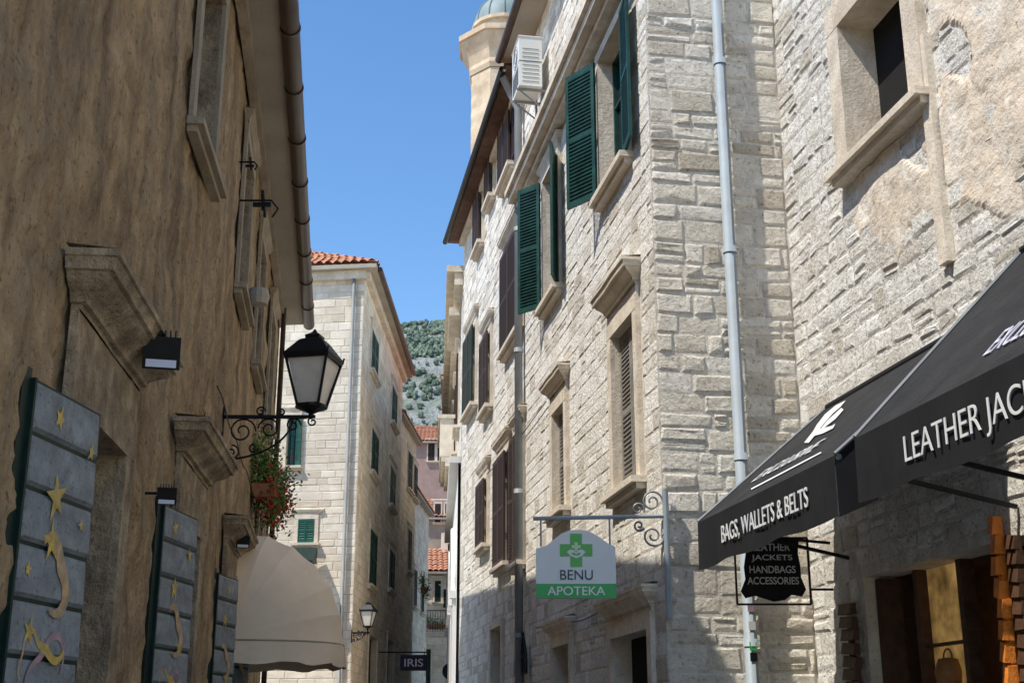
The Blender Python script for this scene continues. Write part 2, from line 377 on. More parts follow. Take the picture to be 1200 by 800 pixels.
# ================= LEFT HOUSE
WL1=W((-2.0,0),(-3.17,13),(1,0)); WL2=W((-3.17,13),(-4.76,25),(1,0))
LZ=9.7
HL=thing('stone_house',(-6,12,0),'old brown rendered stone house with moulded window heads and deep eaves','house')
wl1=[(7.6,9.0,1.75,3.5),(11.6,12.75,1.75,3.45),(10.75,12.0,6.95,9.0)]
wl2=[(2.9,4.1,1.75,3.35),(6.4,7.5,1.75,3.35),(2.0,3.2,6.9,8.9),(5.4,6.6,6.9,8.9),(8.9,10.1,6.9,8.9),(8.6,9.6,3.9,5.6)]
def rough(mb,w,s0,s1,z0,z1,holes,mat,st=.11,amp=.03,seed=0,off=0,drop=None):
    def cuts(a,b,xs):
        k=sorted({a,b}|{min(max(x,a),b) for x in xs});o=[]
        for p,q in zip(k,k[1:]):
            n=max(1,round((q-p)/st));o+=[p+(q-p)*i/n for i in range(n)]
        return o+[b]
    S=cuts(s0,s1,[x for h in holes for x in h[:2]]);Z=cuts(z0,z1,[x for h in holes for x in h[2:]])
    pts=[];fs=[]
    for z in Z:
        for s in S:
            q=w.p(s,z);f=amp*(noise.noise(V((q.x,q.y,q.z))*1.7+V((seed,0,0)))+.6*noise.noise(V((q.x,q.y,q.z))*5)+.4*noise.noise(V((q.x,q.y,q.z))*13))-amp*.6+off
            if drop:
                m_=drop(s,z); f=f*min(1,max(-.3,m_/.08)) if m_<.08 else f
            pts.append(w.p(s,z,f))
    n=len(S)
    for j in range(len(Z)-1):
        for i in range(n-1):
            x=(S[i]+S[i+1])/2;zz=(Z[j]+Z[j+1])/2
            if any(h[0]<x<h[1] and h[2]<zz<h[3] for h in holes): continue
            if drop and drop(x,zz)<-.02: continue
            fs.append((j*n+i,j*n+i+1,(j+1)*n+i+1,(j+1)*n+i))
    mb.faces(pts,fs,mat)
    if drop: return
    for h in holes:
        a,b,c,d=h
        for (x0,y0),(x1,y1) in (((a,c),(b,c)),((b,c),(b,d)),((b,d),(a,d)),((a,d),(a,c))):
            mb.poly([w.p(x0,y0,0),w.p(x1,y1,0),w.p(x1,y1,-.25),w.p(x0,y0,-.25)],m_ltrim)
mb=MB()
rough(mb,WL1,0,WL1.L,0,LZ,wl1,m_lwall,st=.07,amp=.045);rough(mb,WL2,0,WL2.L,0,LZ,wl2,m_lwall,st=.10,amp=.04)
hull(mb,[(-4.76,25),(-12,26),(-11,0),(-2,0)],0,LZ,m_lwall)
o=mb.done('wall',HL,smooth=False)
for i,r in enumerate(wl1):
    lo=r[2]<3
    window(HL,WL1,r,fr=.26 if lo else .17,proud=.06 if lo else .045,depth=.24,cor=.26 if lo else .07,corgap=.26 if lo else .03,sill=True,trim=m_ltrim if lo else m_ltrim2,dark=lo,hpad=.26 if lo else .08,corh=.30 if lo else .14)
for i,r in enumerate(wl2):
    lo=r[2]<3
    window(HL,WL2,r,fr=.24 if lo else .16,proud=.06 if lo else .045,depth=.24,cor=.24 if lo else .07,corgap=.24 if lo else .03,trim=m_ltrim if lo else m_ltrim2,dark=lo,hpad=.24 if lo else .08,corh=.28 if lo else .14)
mb=MB()
OV=.5
def eaveL(z0,z1,o,mat):
    a=xy(WL1,0,o);b=((WL1.p(WL1.L,0,o)+WL2.p(0,0,o))/2);c=xy(WL2,WL2.L+.15,o)
    slab(mb,[a,(b.x,b.y),c,(-12.2,26.3),(-11.5,0)],z0,z1,mat)
eaveL(LZ,LZ+.1,OV,m_soff)
mb.bx(WL1,0,WL1.L,LZ-.14,LZ-.001,.001,.12,m_ltrim2);mb.bx(WL2,0,WL2.L,LZ-.14,LZ-.001,.001,.12,m_ltrim2)
mb.done('cornice',HL)
mb=MB()
e0=WL1.p(0,LZ+.14,OV-.05);e1=WL2.p(WL2.L+.1,LZ+.14,OV-.05)
tiles(mb,e0,WL1.p(WL1.L,LZ+.14,OV-.05),V((-6.6,0,LZ+1.8)),V((-7.4,13,LZ+1.8)),m_roof);tiles(mb,WL1.p(WL1.L,LZ+.14,OV-.05),e1,V((-7.4,13,LZ+1.8)),V((-8.6,25.3,LZ+1.8)),m_roof)
mb.done('roof',HL)
mb=MB()
gp=[WL1.p(0,LZ+.01,OV+.08),(WL1.p(WL1.L,LZ+.01,OV+.08)+WL2.p(0,LZ+.01,OV+.08))/2,WL2.p(WL2.L+.2,LZ+.01,OV+.08)]
mb.tube(gp,.115,m_gut,14)
for s in [0.5+i*1.5 for i in range(8)]:
    mb.tube([WL2.p(s,LZ+.01,OV+.08),WL2.p(s+.06,LZ+.01,OV+.08)],.128,m_gut,14)
    mb.tube([WL1.p(s+1,LZ+.01,OV+.08),WL1.p(s+1.06,LZ+.01,OV+.08)],.128,m_gut,14)
mb.done('gutter',HL,smooth=True)
mb=MB();mb.tube([WL2.p(11.2,LZ-.02,.12),WL2.p(11.2,0,.12)],.05,m_gut,8)
mb.done('drainpipe',HL,smooth=True)
mb=MB();mb.tube([WL2.p(.2+.6*i,5.15+.04*math.sin(i*1.7),.05) for i in range(16)],.009,m_iron,5);mb.done('cable',HL)

# painted shop shutters
def star(w,cx,cz,r,o,mat,rot,par):
    mb=MB();pts=[]
    for i in range(10):
        t=math.pi/2+rot+i*math.pi/5; q=r*random.uniform(.8,1.2) if i%2==0 else r*random.uniform(.36,.46)
        pts.append((cx+q*math.cos(t)*.85,cz+q*math.sin(t)))
    P=[w.p(x,z,o) for x,z in pts]+[w.p(cx,cz,o+.004)]
    mb.faces(P,[(i,(i+1)%10,10) for i in range(10)],mat);mb.done('painted_star',par)
def arc(w,cx,cz,r,t0,t1,wd,o,mat,wmax,zmin,zmax,par):
    mb=MB();n=22
    def P(t,k):
        rr=r*(1+.25*math.sin(3*t+cx*9))+k*wd*(.35+.65*math.sin((t-t0)/(t1-t0)*math.pi)); return (min(max(cx+rr*math.cos(t),.05),wmax-.05),min(max(cz+rr*math.sin(t),zmin),zmax))
    for i in range(n):
        a=t0+(t1-t0)*i/n;b=t0+(t1-t0)*(i+1)/n
        q=[P(a,0),P(a,1),P(b,1),P(b,0)]
        mb.poly([w.p(x,z,o) for x,z in q],mat)
    mb.done('painted_swirl',par)
def paintleaf(p0,p1,z0,z1,seed,pats):
    w=W(p0,p1,(1,-.05)); L=w.L
    e=thing('window_shutter',w.p(L/2,z0,0),'blue-grey board shutter painted with yellow stars, beside a shop window','shutter','painted shop shutters on the brown house')
    random.seed(seed)
    mb=MB();mb.bx(w,.0,L,z0,z1,-.045,-.012,m_green2);mb.bx(w,-.09,0.0,z0-.02,z1+.05,-.07,-.02,m_green2)
    mb.bx(w,0,.022,z0,z1,-.012,.006,m_green2)
    mb.done('shutter_back',e)
    mb=MB();n=6;h=(z1-z0)/n
    for i in range(n):
        a=z0+i*h+.010;b=z0+(i+1)*h-.014;j=random.uniform(-.015,.005)
        mb.faces([w.p(0.024,a,-.012),w.p(L-.01+j,a,-.012),w.p(L-.01+j,b,-.012),w.p(.024,b,-.012),w.p(.04,a+.02,.012),w.p(L-.03+j,a+.02,.009),w.p(L-.03+j,b-.025,.001),w.p(.04,b-.025,.002)],
            [(4,5,6,7),(0,1,5,4),(1,2,6,5),(2,3,7,6),(3,0,4,7)],m_board)
    mb.done('board',e)
    for (u,t,r) in pats: star(w,u*L,z0+t*(z1-z0),r*.9,.0135,m_yel,random.uniform(-.3,.3),e)
    arc(w,.40*L,z0+.40*(z1-z0),.20*L,-1.2,1.9,.10,.0132,m_sal,L,z0,z1,e)
    arc(w,.55*L,z0+.10*(z1-z0),.22*L,.3,3.3,.05,.0132,m_pnk,L,z0+.01,z1,e)
    arc(w,.55*L,z0+.27*(z1-z0),.18*L,3.4,5.6,.06,.0133,m_yel,L,z0,z1,e)
    arc(w,.3*L,z0+.16*(z1-z0),.13*L,1.0,4.0,.02,.0134,m_sal,L,z0,z1,e)
    return e
paintleaf((-2.60,6.73),(-2.49,7.58),1.7,3.46,3,[(.36,.91,.085),(.42,.66,.15),(.42,.52,.12),(.25,.24,.09),(.82,.06,.08),(.85,.85,.065),(.15,.42,.05),(.8,.6,.05)])
paintleaf((-2.93,10.72),(-2.83,11.55),1.7,3.46,4,[(.3,.9,.09),(.75,.8,.07),(.4,.62,.12),(.65,.35,.1),(.35,.15,.08)])
paintleaf((-3.42,15.05),(-3.33,15.8),1.7,3.4,5,[(.5,.9,.09),(.4,.7,.12),(.6,.3,.1)])
paintleaf((-3.93,18.6),(-3.85,19.3),1.7,3.35,6,[(.5,.85,.09),(.4,.5,.12)])
random.seed(21)
def flood(P,scale=1):
    e=thing('floodlight',P,'small black floodlight bracketed to a rendered wall','light','wall floodlights')
    P=V(P)
    w=W((P[0],P[1]),(P[0]+.25,P[1]+.06),(0,-1));k=scale
    mb=MB();x0,x1=0,.22*k;zc=P.z
    mb.hexa([w.p(x0+.03*k,zc-.02*k,-.1*k),w.p(x1-.03*k,zc-.02*k,-.1*k),w.p(x1-.03*k,zc+.11*k,-.08*k),w.p(x0+.03*k,zc+.11*k,-.08*k),w.p(x0,zc-.11*k,.02*k),w.p(x1,zc-.11*k,.02*k),w.p(x1,zc+.08*k,.08*k),w.p(x0,zc+.08*k,.08*k)],m_iron)
    for i in range(6): mb.beam(w.p(.035*k+i*.03*k,zc+.1*k,-.08*k),w.p(.035*k+i*.03*k,zc+.1*k,.07*k),.008*k,.05*k,m_iron)
    mb.done('housing',e)
    mb=MB();mb.poly([w.p(x0+.02*k,zc-.10*k,.0335*k),w.p(x1-.02*k,zc-.10*k,.0335*k),w.p(x1-.02*k,zc-.055*k,.045*k),w.p(x0+.02*k,zc-.055*k,.045*k)],m_led)
    mb.done('lens',e)
    mb=MB();mb.beam(P+V((-.3*k,.02,.03*k)),P+V((.02,.03,.03*k)),.02*k,.03*k,m_iron);mb.done('bracket',e)
r=ray(168,412);flood(CAM+r*(8.6/r.y),1.15)
r=ray(184,580);flood(CAM+r*(10.2/r.y),.7)
r=ray(277,634);flood(CAM+r*(16.2/r.y),.75)
def hook(P,s=1):
    mb=MB();x,y,z=P
    mb.tube([(x-.35*s,y,z),(x,y,z),(x+.08*s,y,z-.1*s),(x+.02*s,y,z-.2*s)],.012,m_iron,6)
    mb.tube([(x-.1*s,y,z+.12*s),(x-.06*s,y,z-.2*s)],.015,m_iron,6);mb.beam((x-.2*s,y,z-.05),(x,y,z-.05),.03,.05*s,m_iron)
    o=mb.done('iron_hook',org=P);tag(o,'rusty iron wall hook fixed under the eaves of the brown house','hook','iron wall hooks')
hook(CAM+ray(318,235)*14.2,1.0);hook(CAM+ray(72,188)*7.6,.35);hook(CAM+ray(298,190)*15,.5)
mb=MB();c=CAM+ray(303,348)*16.6;mb.lathe(c,[(0.01,-.12),(.12,-.1),(.15,0),(.12,.1),(.01,.12)],m_soff,12);mb.beam(c-V((.3,0,0)),c,.12,.2,m_soff);mb.done('corbel',HL)

# ================= LANTERNS
def lantern(wallP,c,h,label,scroll=True):
    e=thing('street_lantern',wallP,label,'street lantern','black iron street lanterns')
    rb,rt=h*.19,h*.37; hb=h*.60;rot=math.radians(33)
    mb=MB();c=V(c)
    mb.lathe(c,[(rb*.93,0.03*h),(rt*.93,hb)],m_lglass,4,rot);mb.done('lantern_glass',e)
    mb=MB()
    for j in range(4):
        t=2*math.pi*j/4+rot;u=V((math.cos(t),math.sin(t),0));t2=t+math.pi/2;u2=V((math.cos(t2),math.sin(t2),0))
        mb.beam(c+u*rb+V((0,0,.02*h)),c+u*rt+V((0,0,hb)),.03*h,.03*h,m_iron)
        mb.beam(c+u*rb+V((0,0,.02*h)),c+u2*rb+V((0,0,.02*h)),.035*h,.035*h,m_iron)
        mb.beam(c+u*rt+V((0,0,hb)),c+u2*rt+V((0,0,hb)),.04*h,.045*h,m_iron)
        mb.tube([c+u*rt*1.06+V((0,0,hb+.02*h)),c+u*rt*1.1+V((0,0,hb+.09*h))],.012*h,m_iron,5)
    mb.lathe(c,[(rt*1.1,hb+.01*h),(rt*1.08,hb+.05*h),(rt*.55,hb+.24*h),(rt*.34,hb+.27*h),(rt*.36,hb+.31*h),(rt*.1,hb+.36*h),(.01,hb+.4*h)],m_iron,4,rot)
    mb.lathe(c,[(.001,-.14*h),(.04*h,-.12*h),(.03*h,-.07*h),(rb*.6,-.03*h),(rb*1.05,0),(rb*1.05,.03*h)],m_iron,8)
    mb.done('lantern_frame',e)
    mb=MB();wp=V(wallP);en=V((c.x,c.y,wp.z))
    mb.beam(wp,en+(en-wp).normalized()*.05,.035,.035,m_iron)
    mb.tube([en,c+V((0,0,-.1*h))],.018,m_iron,8)
    d=(en-wp);L=d.length;d.normalize()
    mb.beam(wp+V((0,0,.12*h)),wp-V((0,0,L*.58)),.035,.025,m_iron)
    pts=[]
    for i in range(17):
        t=math.pi/2*i/16; pts.append(wp+d*(L*.8*math.sin(t))-V((0,0,L*.5*math.cos(t))))
    mb.tube(pts,.013,m_iron,6)
    def spiral(cx,cz,R,turn,st,sg=1):
        q=[]
        for i in range(26):
            t=i/25; a=st+sg*turn*2*math.pi*t; rr=R*(1-.8*t); q.append(wp+d*(cx+rr*math.cos(a))+V((0,0,cz+rr*math.sin(a))))
        mb.tube(q,.011,m_iron,6)
    if scroll:
        spiral(L*.22,-L*.17,L*.16,1.6,0);spiral(L*.53,-L*.14,L*.13,1.6,math.pi,-1);spiral(L*.80,-L*.10,L*.09,1.4,0);spiral(L*.12,-L*.42,L*.09,1.4,math.pi/2,-1)
        spiral(L*.42,L*.06,L*.06,1.3,0);spiral(L*.66,L*.05,L*.045,1.3,math.pi,-1);spiral(L*1.02,-L*.06,L*.06,1.2,math.pi/2);spiral(L*.36,-L*.36,L*.06,1.3,0,-1)
        mb.beam(wp-V((0,0,L*.02)),wp+d*L*.95-V((0,0,L*.02)),.01,.01,m_iron)
    mb.done('bracket',e)
s,z=WL2.hit(262,488); wp=WL2.p(s,z,.0)
k=wp.y; cc=CAM+ray(365,478)*(k/ray(365,478).y)
lantern(wp,cc,.97,'large black square lantern on a scrolled iron wall bracket')

# ================= DUTCH CANOPY
SC=(18.4-13)*1.0087
e=thing('shop_canopy',WL2.p(SC,2.7,0),'beige folding fan canopy over a shop on the brown house','awning')
mb=MB();A=1.25;Pj=1.50;Hh=1.55;zb=2.80;nh=6;ns=28
def cp(al,u):
    r=(1-abs(u)**2.6)**(1/2.6) if abs(u)<1 else 0
    return WL2.p(SC+u*A,zb+r*math.sin(al)*Hh,.02+r*math.cos(al)*Pj)
us=[math.sin(math.pi/2*(i/(ns/2)-1)) for i in range(ns+1)]
for k in range(nh):
    a0=math.pi/2*k/nh;a1=math.pi/2*(k+1)/nh;Q=6
    def sg(t,u):
        m=cp(a0,u).lerp(cp(a1,u),t);mid=cp((a0+a1)/2,u);ch=(cp(a0,u)+cp(a1,u))/2
        return m+(ch-mid)*1.3*4*t*(1-t)
    pts=[sg(j/Q,us[i]) for j in range(Q+1) for i in range(ns+1)]
    mb.faces(pts,[(j*(ns+1)+i,j*(ns+1)+i+1,(j+1)*(ns+1)+i+1,(j+1)*(ns+1)+i) for j in range(Q) for i in range(ns)],m_beige)
mb.done('canopy_fabric',e,smooth=True)
mb=MB();pts=[]
for i in range(ns+1):
    a=cp(0,us[i]);pts+=[a+WL2.n*.01,a-V((0,0,.30+.025*math.sin(i*1.4)))+WL2.n*(.01+.035*math.sin(i*1.9))]
mb.faces(pts,[(2*i,2*i+2,2*i+3,2*i+1) for i in range(ns)],m_beige)
mb.done('valance',e,smooth=True)
mb=MB()
for k in (0,): mb.tube([cp(0,u)-V((0,0,.012)) for u in us],.014,m_soff,6)
mb.done('canopy_frame',e)

# ================= FLOWERS
def plant(P,sx,sy,sz,n,label,redp=.15,cat='potted plant'):
    e=thing('potted_plant',P,label,cat,'flowering plants on walls and balconies');P=V(P)
    mb=MB();mb.hexa([P+V((x*sx*.7,y*sy*.7,z)) for z,k in ((-.15,.8),(.05,1)) for x,y in ((-k,-k),(k,-k),(k,k),(-k,k))],m_roof);mb.done('planter',e)
    mb=MB()
    for i in range(n):
        cl=(int(random.random()*9))
        rc=V((math.sin(cl*2.3)*.6,math.cos(cl*1.7)*.6,math.sin(cl*4.1)*.5))
        c=P+V((sx*(rc.x+random.gauss(0,.38)),sy*(rc.y+random.gauss(0,.38)),.1+sz*(rc.z*.9+random.gauss(0,.33))))
        d1=V((random.gauss(0,1),random.gauss(0,1),random.gauss(0,1))).normalized()*random.uniform(.02,.05);d2=d1.cross(V((random.gauss(0,1),random.gauss(0,1),random.gauss(0,1)))).normalized()*.022
        m=m_red if (random.random()<redp*(2 if rc.x>0 else .3)) else random.choice((m_fol,m_fol2,m_fol2))
        mb.poly([c-d1,c-d2,c+d1,c+d2],m)
    mb.done('foliage',e)
P=CAM+ray(313,600)*20.2
plant(P+V((0,0,.35)),.32,.5,.75,3400,'trailing plant with red flowers on the brown house',.17)

# ================= RIGHT MAIN HOUSE
WR=W((1.48,12.5),(1.48-.172*15,27.5),(-1,0)); WRE=W((1.48,12.5),(2.95,12.75),(0,-1))
SN=7.45; ZT=12.7
HN=thing('stone_house',(3,16,0),'pale limestone house with green louvred shutters and corner blocks','house')
rA=WR.R(706,736,40,212);rB=WR.R(722,749,378,572);rC=WR.R(640,657,196,350);rD=WR.R(651,665,478,600)
rG1=WR.R(652,671,756,850);rG2=WR.R(722,766,742,900)
nw=[rA,rB,rC,rD,rG1,rG2]
sh=[grow(rA,.13,.13,.15),grow(rB,.2,.13,.45),grow(rC,.13,.13,.15),grow(rD,.2,.13,.4),grow(rG1,.14,0,.15),grow(rG2,.15,0,.3)]
mb=MB()
basewall(mb,WR,0,SN,0,ZT,nw,m_mortar,.25,m_trim)
stones(mb,WR,.0,SN,0,10.0,sh,m_stone,wav=.14)
stones(mb,WR,.0,SN,10.3,ZT,[],m_stone)
mb.poly([WRE.p(0,0),WRE.p(WRE.L,0),WRE.p(WRE.L,ZT),WRE.p(0,ZT)],m_mortar)
# alternate long and short blocks with uneven courses
stones(mb,WRE,.0,WRE.L,0,ZT,[],m_ash,rh=(.13,.30),rw=(.16,.58),pr=(.003,.022),gap=.002,edge=.018,jit=.02,wav=.16)
e1=WR.p(SN,0,0);hull(mb,[(e1.x,e1.y),(9,21.5),(9.5,13.9),(2.95,12.75)],0,ZT,m_mortar)
mb.done('wall',HN)
window(HN,WR,rA,shut='open',smat=m_green,angs=(174,150),cor=.0,fr=.12,lw=.88)
window(HN,WR,rB,shut='closed',smat=m_greysh,cor=.17,corgap=.12,fr=.15,hpad=.12)
window(HN,WR,rC,shut='open',smat=m_green,angs=(160,143),cor=.05,fr=.11,corh=.15,lw=.85)
window(HN,WR,rD,shut='closed',smat=m_greysh,cor=.13,corgap=.1,fr=.14,corh=.22)
window(HN,WR,rG1,cor=.1,fr=.13,sill=False,dark=True,corh=.18)
window(HN,WR,rG2,cor=.12,fr=.15,sill=False,dark=True,corgap=.05,corh=.2)
mb=MB();mb.bx(WR,-.1,SN+.05,10.0,10.09,.001,.16,m_trim);mb.bx(WR,-.12,SN+.05,10.092,10.2,.001,.28,m_trim);mb.bx(WR,-.13,SN+.05,10.202,10.3,.001,.34,m_trim);mb.done('string_course',HN)
mb=MB();a=xy(WR,-.3,.4);b=xy(WR,SN,.4);slab(mb,[a,b,(9.2,21.7),(9.7,13.5)],ZT,ZT+.12,m_soff);mb.tube([WR.p(-.3,ZT+.05,.45),WR.p(SN,ZT+.05,.45)],.07,m_gut,10)
tiles(mb,V((a[0],a[1],ZT+.13)),V((b[0],b[1],ZT+.13)),V((5.5,13.3,ZT+1.7)),V((4.2,20.8,ZT+1.7)),m_roof);mb.done('roof',HN)
mb=MB();sp=WRE.hit(863,440,.12)[0]
mb.tube([WRE.p(sp,0,.12),WRE.p(sp,ZT-.1,.12)],.062,m_pipe,14)
for z in (2.4,4.2,6.4,8.6,10.8):
    mb.tube([WRE.p(sp,z,.12),WRE.p(sp,z+.07,.12)],.072,m_pipe,14);mb.bx(WRE,sp-.02,sp+.02,z,z+.05,.0,.1,m_pipe)
mb.done('drainpipe',HN,smooth=True)
for z,m in ((2.55,m_tw),(2.72,m_pnk),(2.36,m_sgreen),(2.26,m_iron)):
    mb=MB();mb.bx(WRE,sp-.035,sp+.035,z,z+.08,.183,.186,m);mb.done('sticker',HN)

HF=thing('stone_house',(2,24,0),'tall limestone house with brown shutters and dark tiled eaves','house')
fw=[(WR.R(594,612,285,400),'closed',m_brown,.1),(WR.R(591,603,128,207),'closed',m_brown,.0),(WR.R(549,559,392,480),'closed',m_green2,.06),
    (WR.R(586,598,535,662),'closed',m_brown,.08),(WR.R(606,615,510,660),'closed',m_brown,.08),(WR.R(565,573,565,640),'closed',m_brown,.06),(WR.R(561,567,215,290),'closed',m_brown,.05),
    (WR.R(607,619,742,850),None,None,.0),(WR.R(578,590,735,800),None,None,.0),(WR.R(569,577,396,480),'closed',m_brown,.07),(WR.R(575,580,165,235),'closed',m_brown,.0)]
FT=12.45
mb=MB();hs=[r[0] for r in fw]
basewall(mb,WR,SN,WR.L,0,FT,hs,m_mortar,.25,m_trim)
stones(mb,WR,SN,WR.L,0,FT,[grow(r[0],.13,.13,.18+(.3 if r[3] else 0)) for r in fw],m_stone,wav=.1)
e2=WR.p(WR.L,0,0);hull(mb,[(e2.x,e2.y),(9,29),(9,21.5),(e1.x,e1.y)],0,FT+.3,m_mortar)
mb.done('wall',HF)
for i,(r,sm,mt,c) in enumerate(fw):
    e_=window(HF,WR,r,shut=sm,smat=mt,cor=c,corgap=.06 if c else 0,fr=.10,dark=(sm is None),sill=sm is not None,corh=.2,so=.095,sx=.07)
    if i in (1,3):
        p=WR.p(r[0]-.09,0,.075);louv(e_,(p.x,p.y),leafdir(WR,-1,176),.3,r[2]+.01,r[3]-.01,m_brown)
mb=MB();OF=.36;a=xy(WR,SN-.25,OF);b=xy(WR,WR.L+.2,OF);c=(9.3,29.4);d=(9.3,21.2)
slab(mb,[a,b,c,d],FT,FT+.07,m_broof)
tiles(mb,V((a[0],a[1],FT+.08)),V((b[0],b[1],FT+.08)),V((4.5,21.5,FT+1.9)),V((4.2,28.3,FT+1.9)),m_roof)
mb.bx(WR,SN+.02,WR.L,FT-.14,FT-.001,.001,.12,m_trim)
mb.done('roof',HF)
mb=MB();mb.tube([WR.p(SN-.2,FT+.02,OF+.06),WR.p(WR.L+.2,FT+.02,OF+.06)],.06,m_iron,10);mb.done('gutter',HF,smooth=True)
mb=MB();mb.tube([WR.p(SN+.02,FT,.38),WR.p(SN+.02,FT-.4,.2),WR.p(SN+.02,FT-.6,.11),WR.p(SN+.02,0,.11)],.065,m_gpipe,12)
for z in (3,5.2,7.5,9.6): mb.tube([WR.p(SN+.02,z,.11),WR.p(SN+.02,z+.07,.11)],.078,m_gpipe,12)
mb.done('drainpipe',HF,smooth=True)
mb=MB();s0,z0=WR.hit(616,790)
for i in range(9):
    t=math.pi*i/8;mb.tube([WR.p(s0,z0,.08),WR.p(s0+.5*math.cos(t),z0+.62*math.sin(t),.08)],.012,m_iron,5)
for rr in (.5,.35,.2): mb.tube([WR.p(s0+rr*math.cos(math.pi*i/12),z0+rr*1.24*math.sin(math.pi*i/12),.08) for i in range(13)],.014,m_iron,5)
mb.faces([WR.p(s0,z0,.06)]+[WR.p(s0+.5*math.cos(math.pi*i/12),z0+.62*math.sin(math.pi*i/12),.06) for i in range(13)],[(0,i,i+1) for i in range(1,13)],m_void);mb.done('fanlight',HF)
# AC
e=thing('air_conditioner',(.4,17.5,10.8),'white outdoor air conditioning unit bracketed high on the stone house','air conditioner')
sA,zA=WR.hit(617,85,.3);WA=W(xy(WR,sA-.35,.12),xy(WR,sA+.45,.12),(-1,0))
mb=MB();mb.bx(WA,0,.62,zA-.42,zA+.42,0,.36,m_ac);mb.bx(WA,-.01,.63,zA+.42,zA+.44,-.01,.37,m_ac);mb.bx(WA,-.002,.622,zA-.01,zA+.01,.0,.362,m_gpipe);mb.done('casing',e)
mb=MB()
cs,cz=.31,zA+.2
for rr in (.08,.14,.18): mb.tube([WA.p(cs+rr*math.cos(t*math.pi/12),cz+rr*math.sin(t*math.pi/12),.366) for t in range(25)],.004,m_gpipe,5)
for i in range(9): mb.bx(WA,.06,.56,zA-.36+i*.036,zA-.35+i*.036,.361,.366,m_gpipe)
for i in range(9): mb.bx(WA,-.008,-.003,zA-.35+i*.07,zA-.34+i*.07,.05,.31,m_gpipe)
mb.done('grille',e)
mb=MB()
for s in (.1,.52): mb.beam(WA.p(s,zA-.44,-.12),WA.p(s,zA-.44,.38),.03,.03,m_gpipe);mb.beam(WA.p(s,zA-.8,-.1),WA.p(s,zA-.45,.34),.02,.02,m_gpipe)
mb.tube([WA.p(.6,zA-.2,-.02),WA.p(.75,zA-.4,-.05),WA.p(.75,zA-1.5,-.08)],.02,m_gpipe,6)
mb.done('bracket',e)
for (x0,y0,x1,y1) in ((566,560,640,470),(760,690,628,735)):
    mb=MB();a=WR.hit(x0,y0,.05);b=WR.hit(x1,y1,.05);mb.tube([WR.p(a[0],a[1],.05),WR.p((a[0]+b[0])/2,(a[1]+b[1])/2-.1,.05),WR.p(b[0],b[1],.05)],.008,m_iron,5);mb.done('cable',HN)

# ================= NEAR RIGHT HOUSE (shop)
W0=W((2.95,12.75),(2.95+.182*10.75,2.0),(-1,0))
H0=thing('stone_house',(5,8,0),'whitewashed rubble house with worn render patches above a leather shop','house')
T0=10.5
rW=W0.R(994,1072,-20,165); rS=(1.15,3.85,0,2.95)
rW2=(rW[0]+3.4,rW[1]+3.4,rW[2],rW[3])
mb=MB();basewall(mb,W0,0,W0.L,0,T0,[rW,rW2,rS],m_rmort,.3,m_trim)
pl=W0.hit(1098,200)[0]
pz=W0.hit(1150,262)[1]
stones(mb,W0,0,W0.L,0,T0,[grow(rW,.26,.2,.3),grow(rW2,.26,.2,.3),grow(rS,.12,0,.1)],m_rub,rh=(.12,.25),rw=(.14,.42),pr=(.003,.018),gap=.0,jit=.03,edge=.02,wav=.2)
hull(mb,[(2.95,12.75),(9,13.7),(10,1),(W0.p(W0.L,0).x,W0.p(W0.L,0).y)],0,T0,m_rmort)
mb.done('wall',H0)
mb=MB()
def drop1(s,z):
    q=noise.noise(V((s*1.3,z*1.3,4)))*.35+noise.noise(V((s*5,z*5,4)))*.08
    return min(z-(pz+q),.45-noise.noise(V((s*1.5,z*1.5,7)))-.05)
rough(mb,W0,pl+.16,W0.L,pz-.6,T0,[grow(rW2,.25,.13,.3)],m_peach,st=.04,amp=.02,off=.034,drop=drop1)
mb.bx(W0,pl,pl+.14,pz-.15,rW[2]+.5,.002,.075,m_trim)
def drop2(s,z):
    q=noise.noise(V((s*2,z*2,2)))*.22+noise.noise(V((s*6,z*6,4)))*.08
    return min(z-(5.8+q*2),s-(rW[0]-.1+q),.3-noise.noise(V((s*2,z*2,3))))
rough(mb,W0,0,pl-.02,5.0,rW[2]-.14,[],m_peach,st=.04,amp=.018,off=.03,drop=drop2)
mb.done('render_patch',H0)
window(H0,W0,rW,fr=.25,proud=.09,depth=.3,sill=True,dark=True);window(H0,W0,rW2,fr=.25,proud=.09,depth=.3,sill=True,dark=True)
mb=MB();a=W0.p(-.05,0,.4);b=W0.p(W0.L,0,.4);slab(mb,[(a.x,a.y),(b.x,b.y),(10.3,1),(9.3,13.8)],T0,T0+.12,m_soff);mb.done('roof',H0)
mb=MB();o=-.8
mb.poly([W0.p(rS[0],0,o),W0.p(rS[1],0,o),W0.p(rS[1],2.95,o),W0.p(rS[0],2.95,o)],m_wood)
for s in (rS[0],rS[1]): mb.poly([W0.p(s,0,-.3),W0.p(s,0,o),W0.p(s,2.95,o),W0.p(s,2.95,-.3)],m_wood)
mb.poly([W0.p(rS[0],2.95,-.3),W0.p(rS[1],2.95,-.3),W0.p(rS[1],2.95,o),W0.p(rS[0],2.95,o)],m_wood)
mb.done('shop_interior',H0)
d0=empty('display_window',W0.p(2.3,0,-.2),H0)
a0,_=W0.hit(1084,720,-.25);a1,_=W0.hit(1132,720,-.25);zt=W0.hit(1108,648,-.25)[1]
mb=MB();mb.poly([W0.p(a0,.4,-.3),W0.p(a1,.4,-.3),W0.p(a1,zt,-.3),W0.p(a0,zt,-.3)],m_warm)
for z_ in (1.55,1.95,2.3): mb.bx(W0,a0,a1,z_,z_+.025,-.299,-.24,m_wood)
mb.done('lit_panel',d0)
mb=MB()
for s in (a0-.07,a1): mb.bx(W0,s,s+.07,0,zt+.1,-.32,-.2,m_wood)
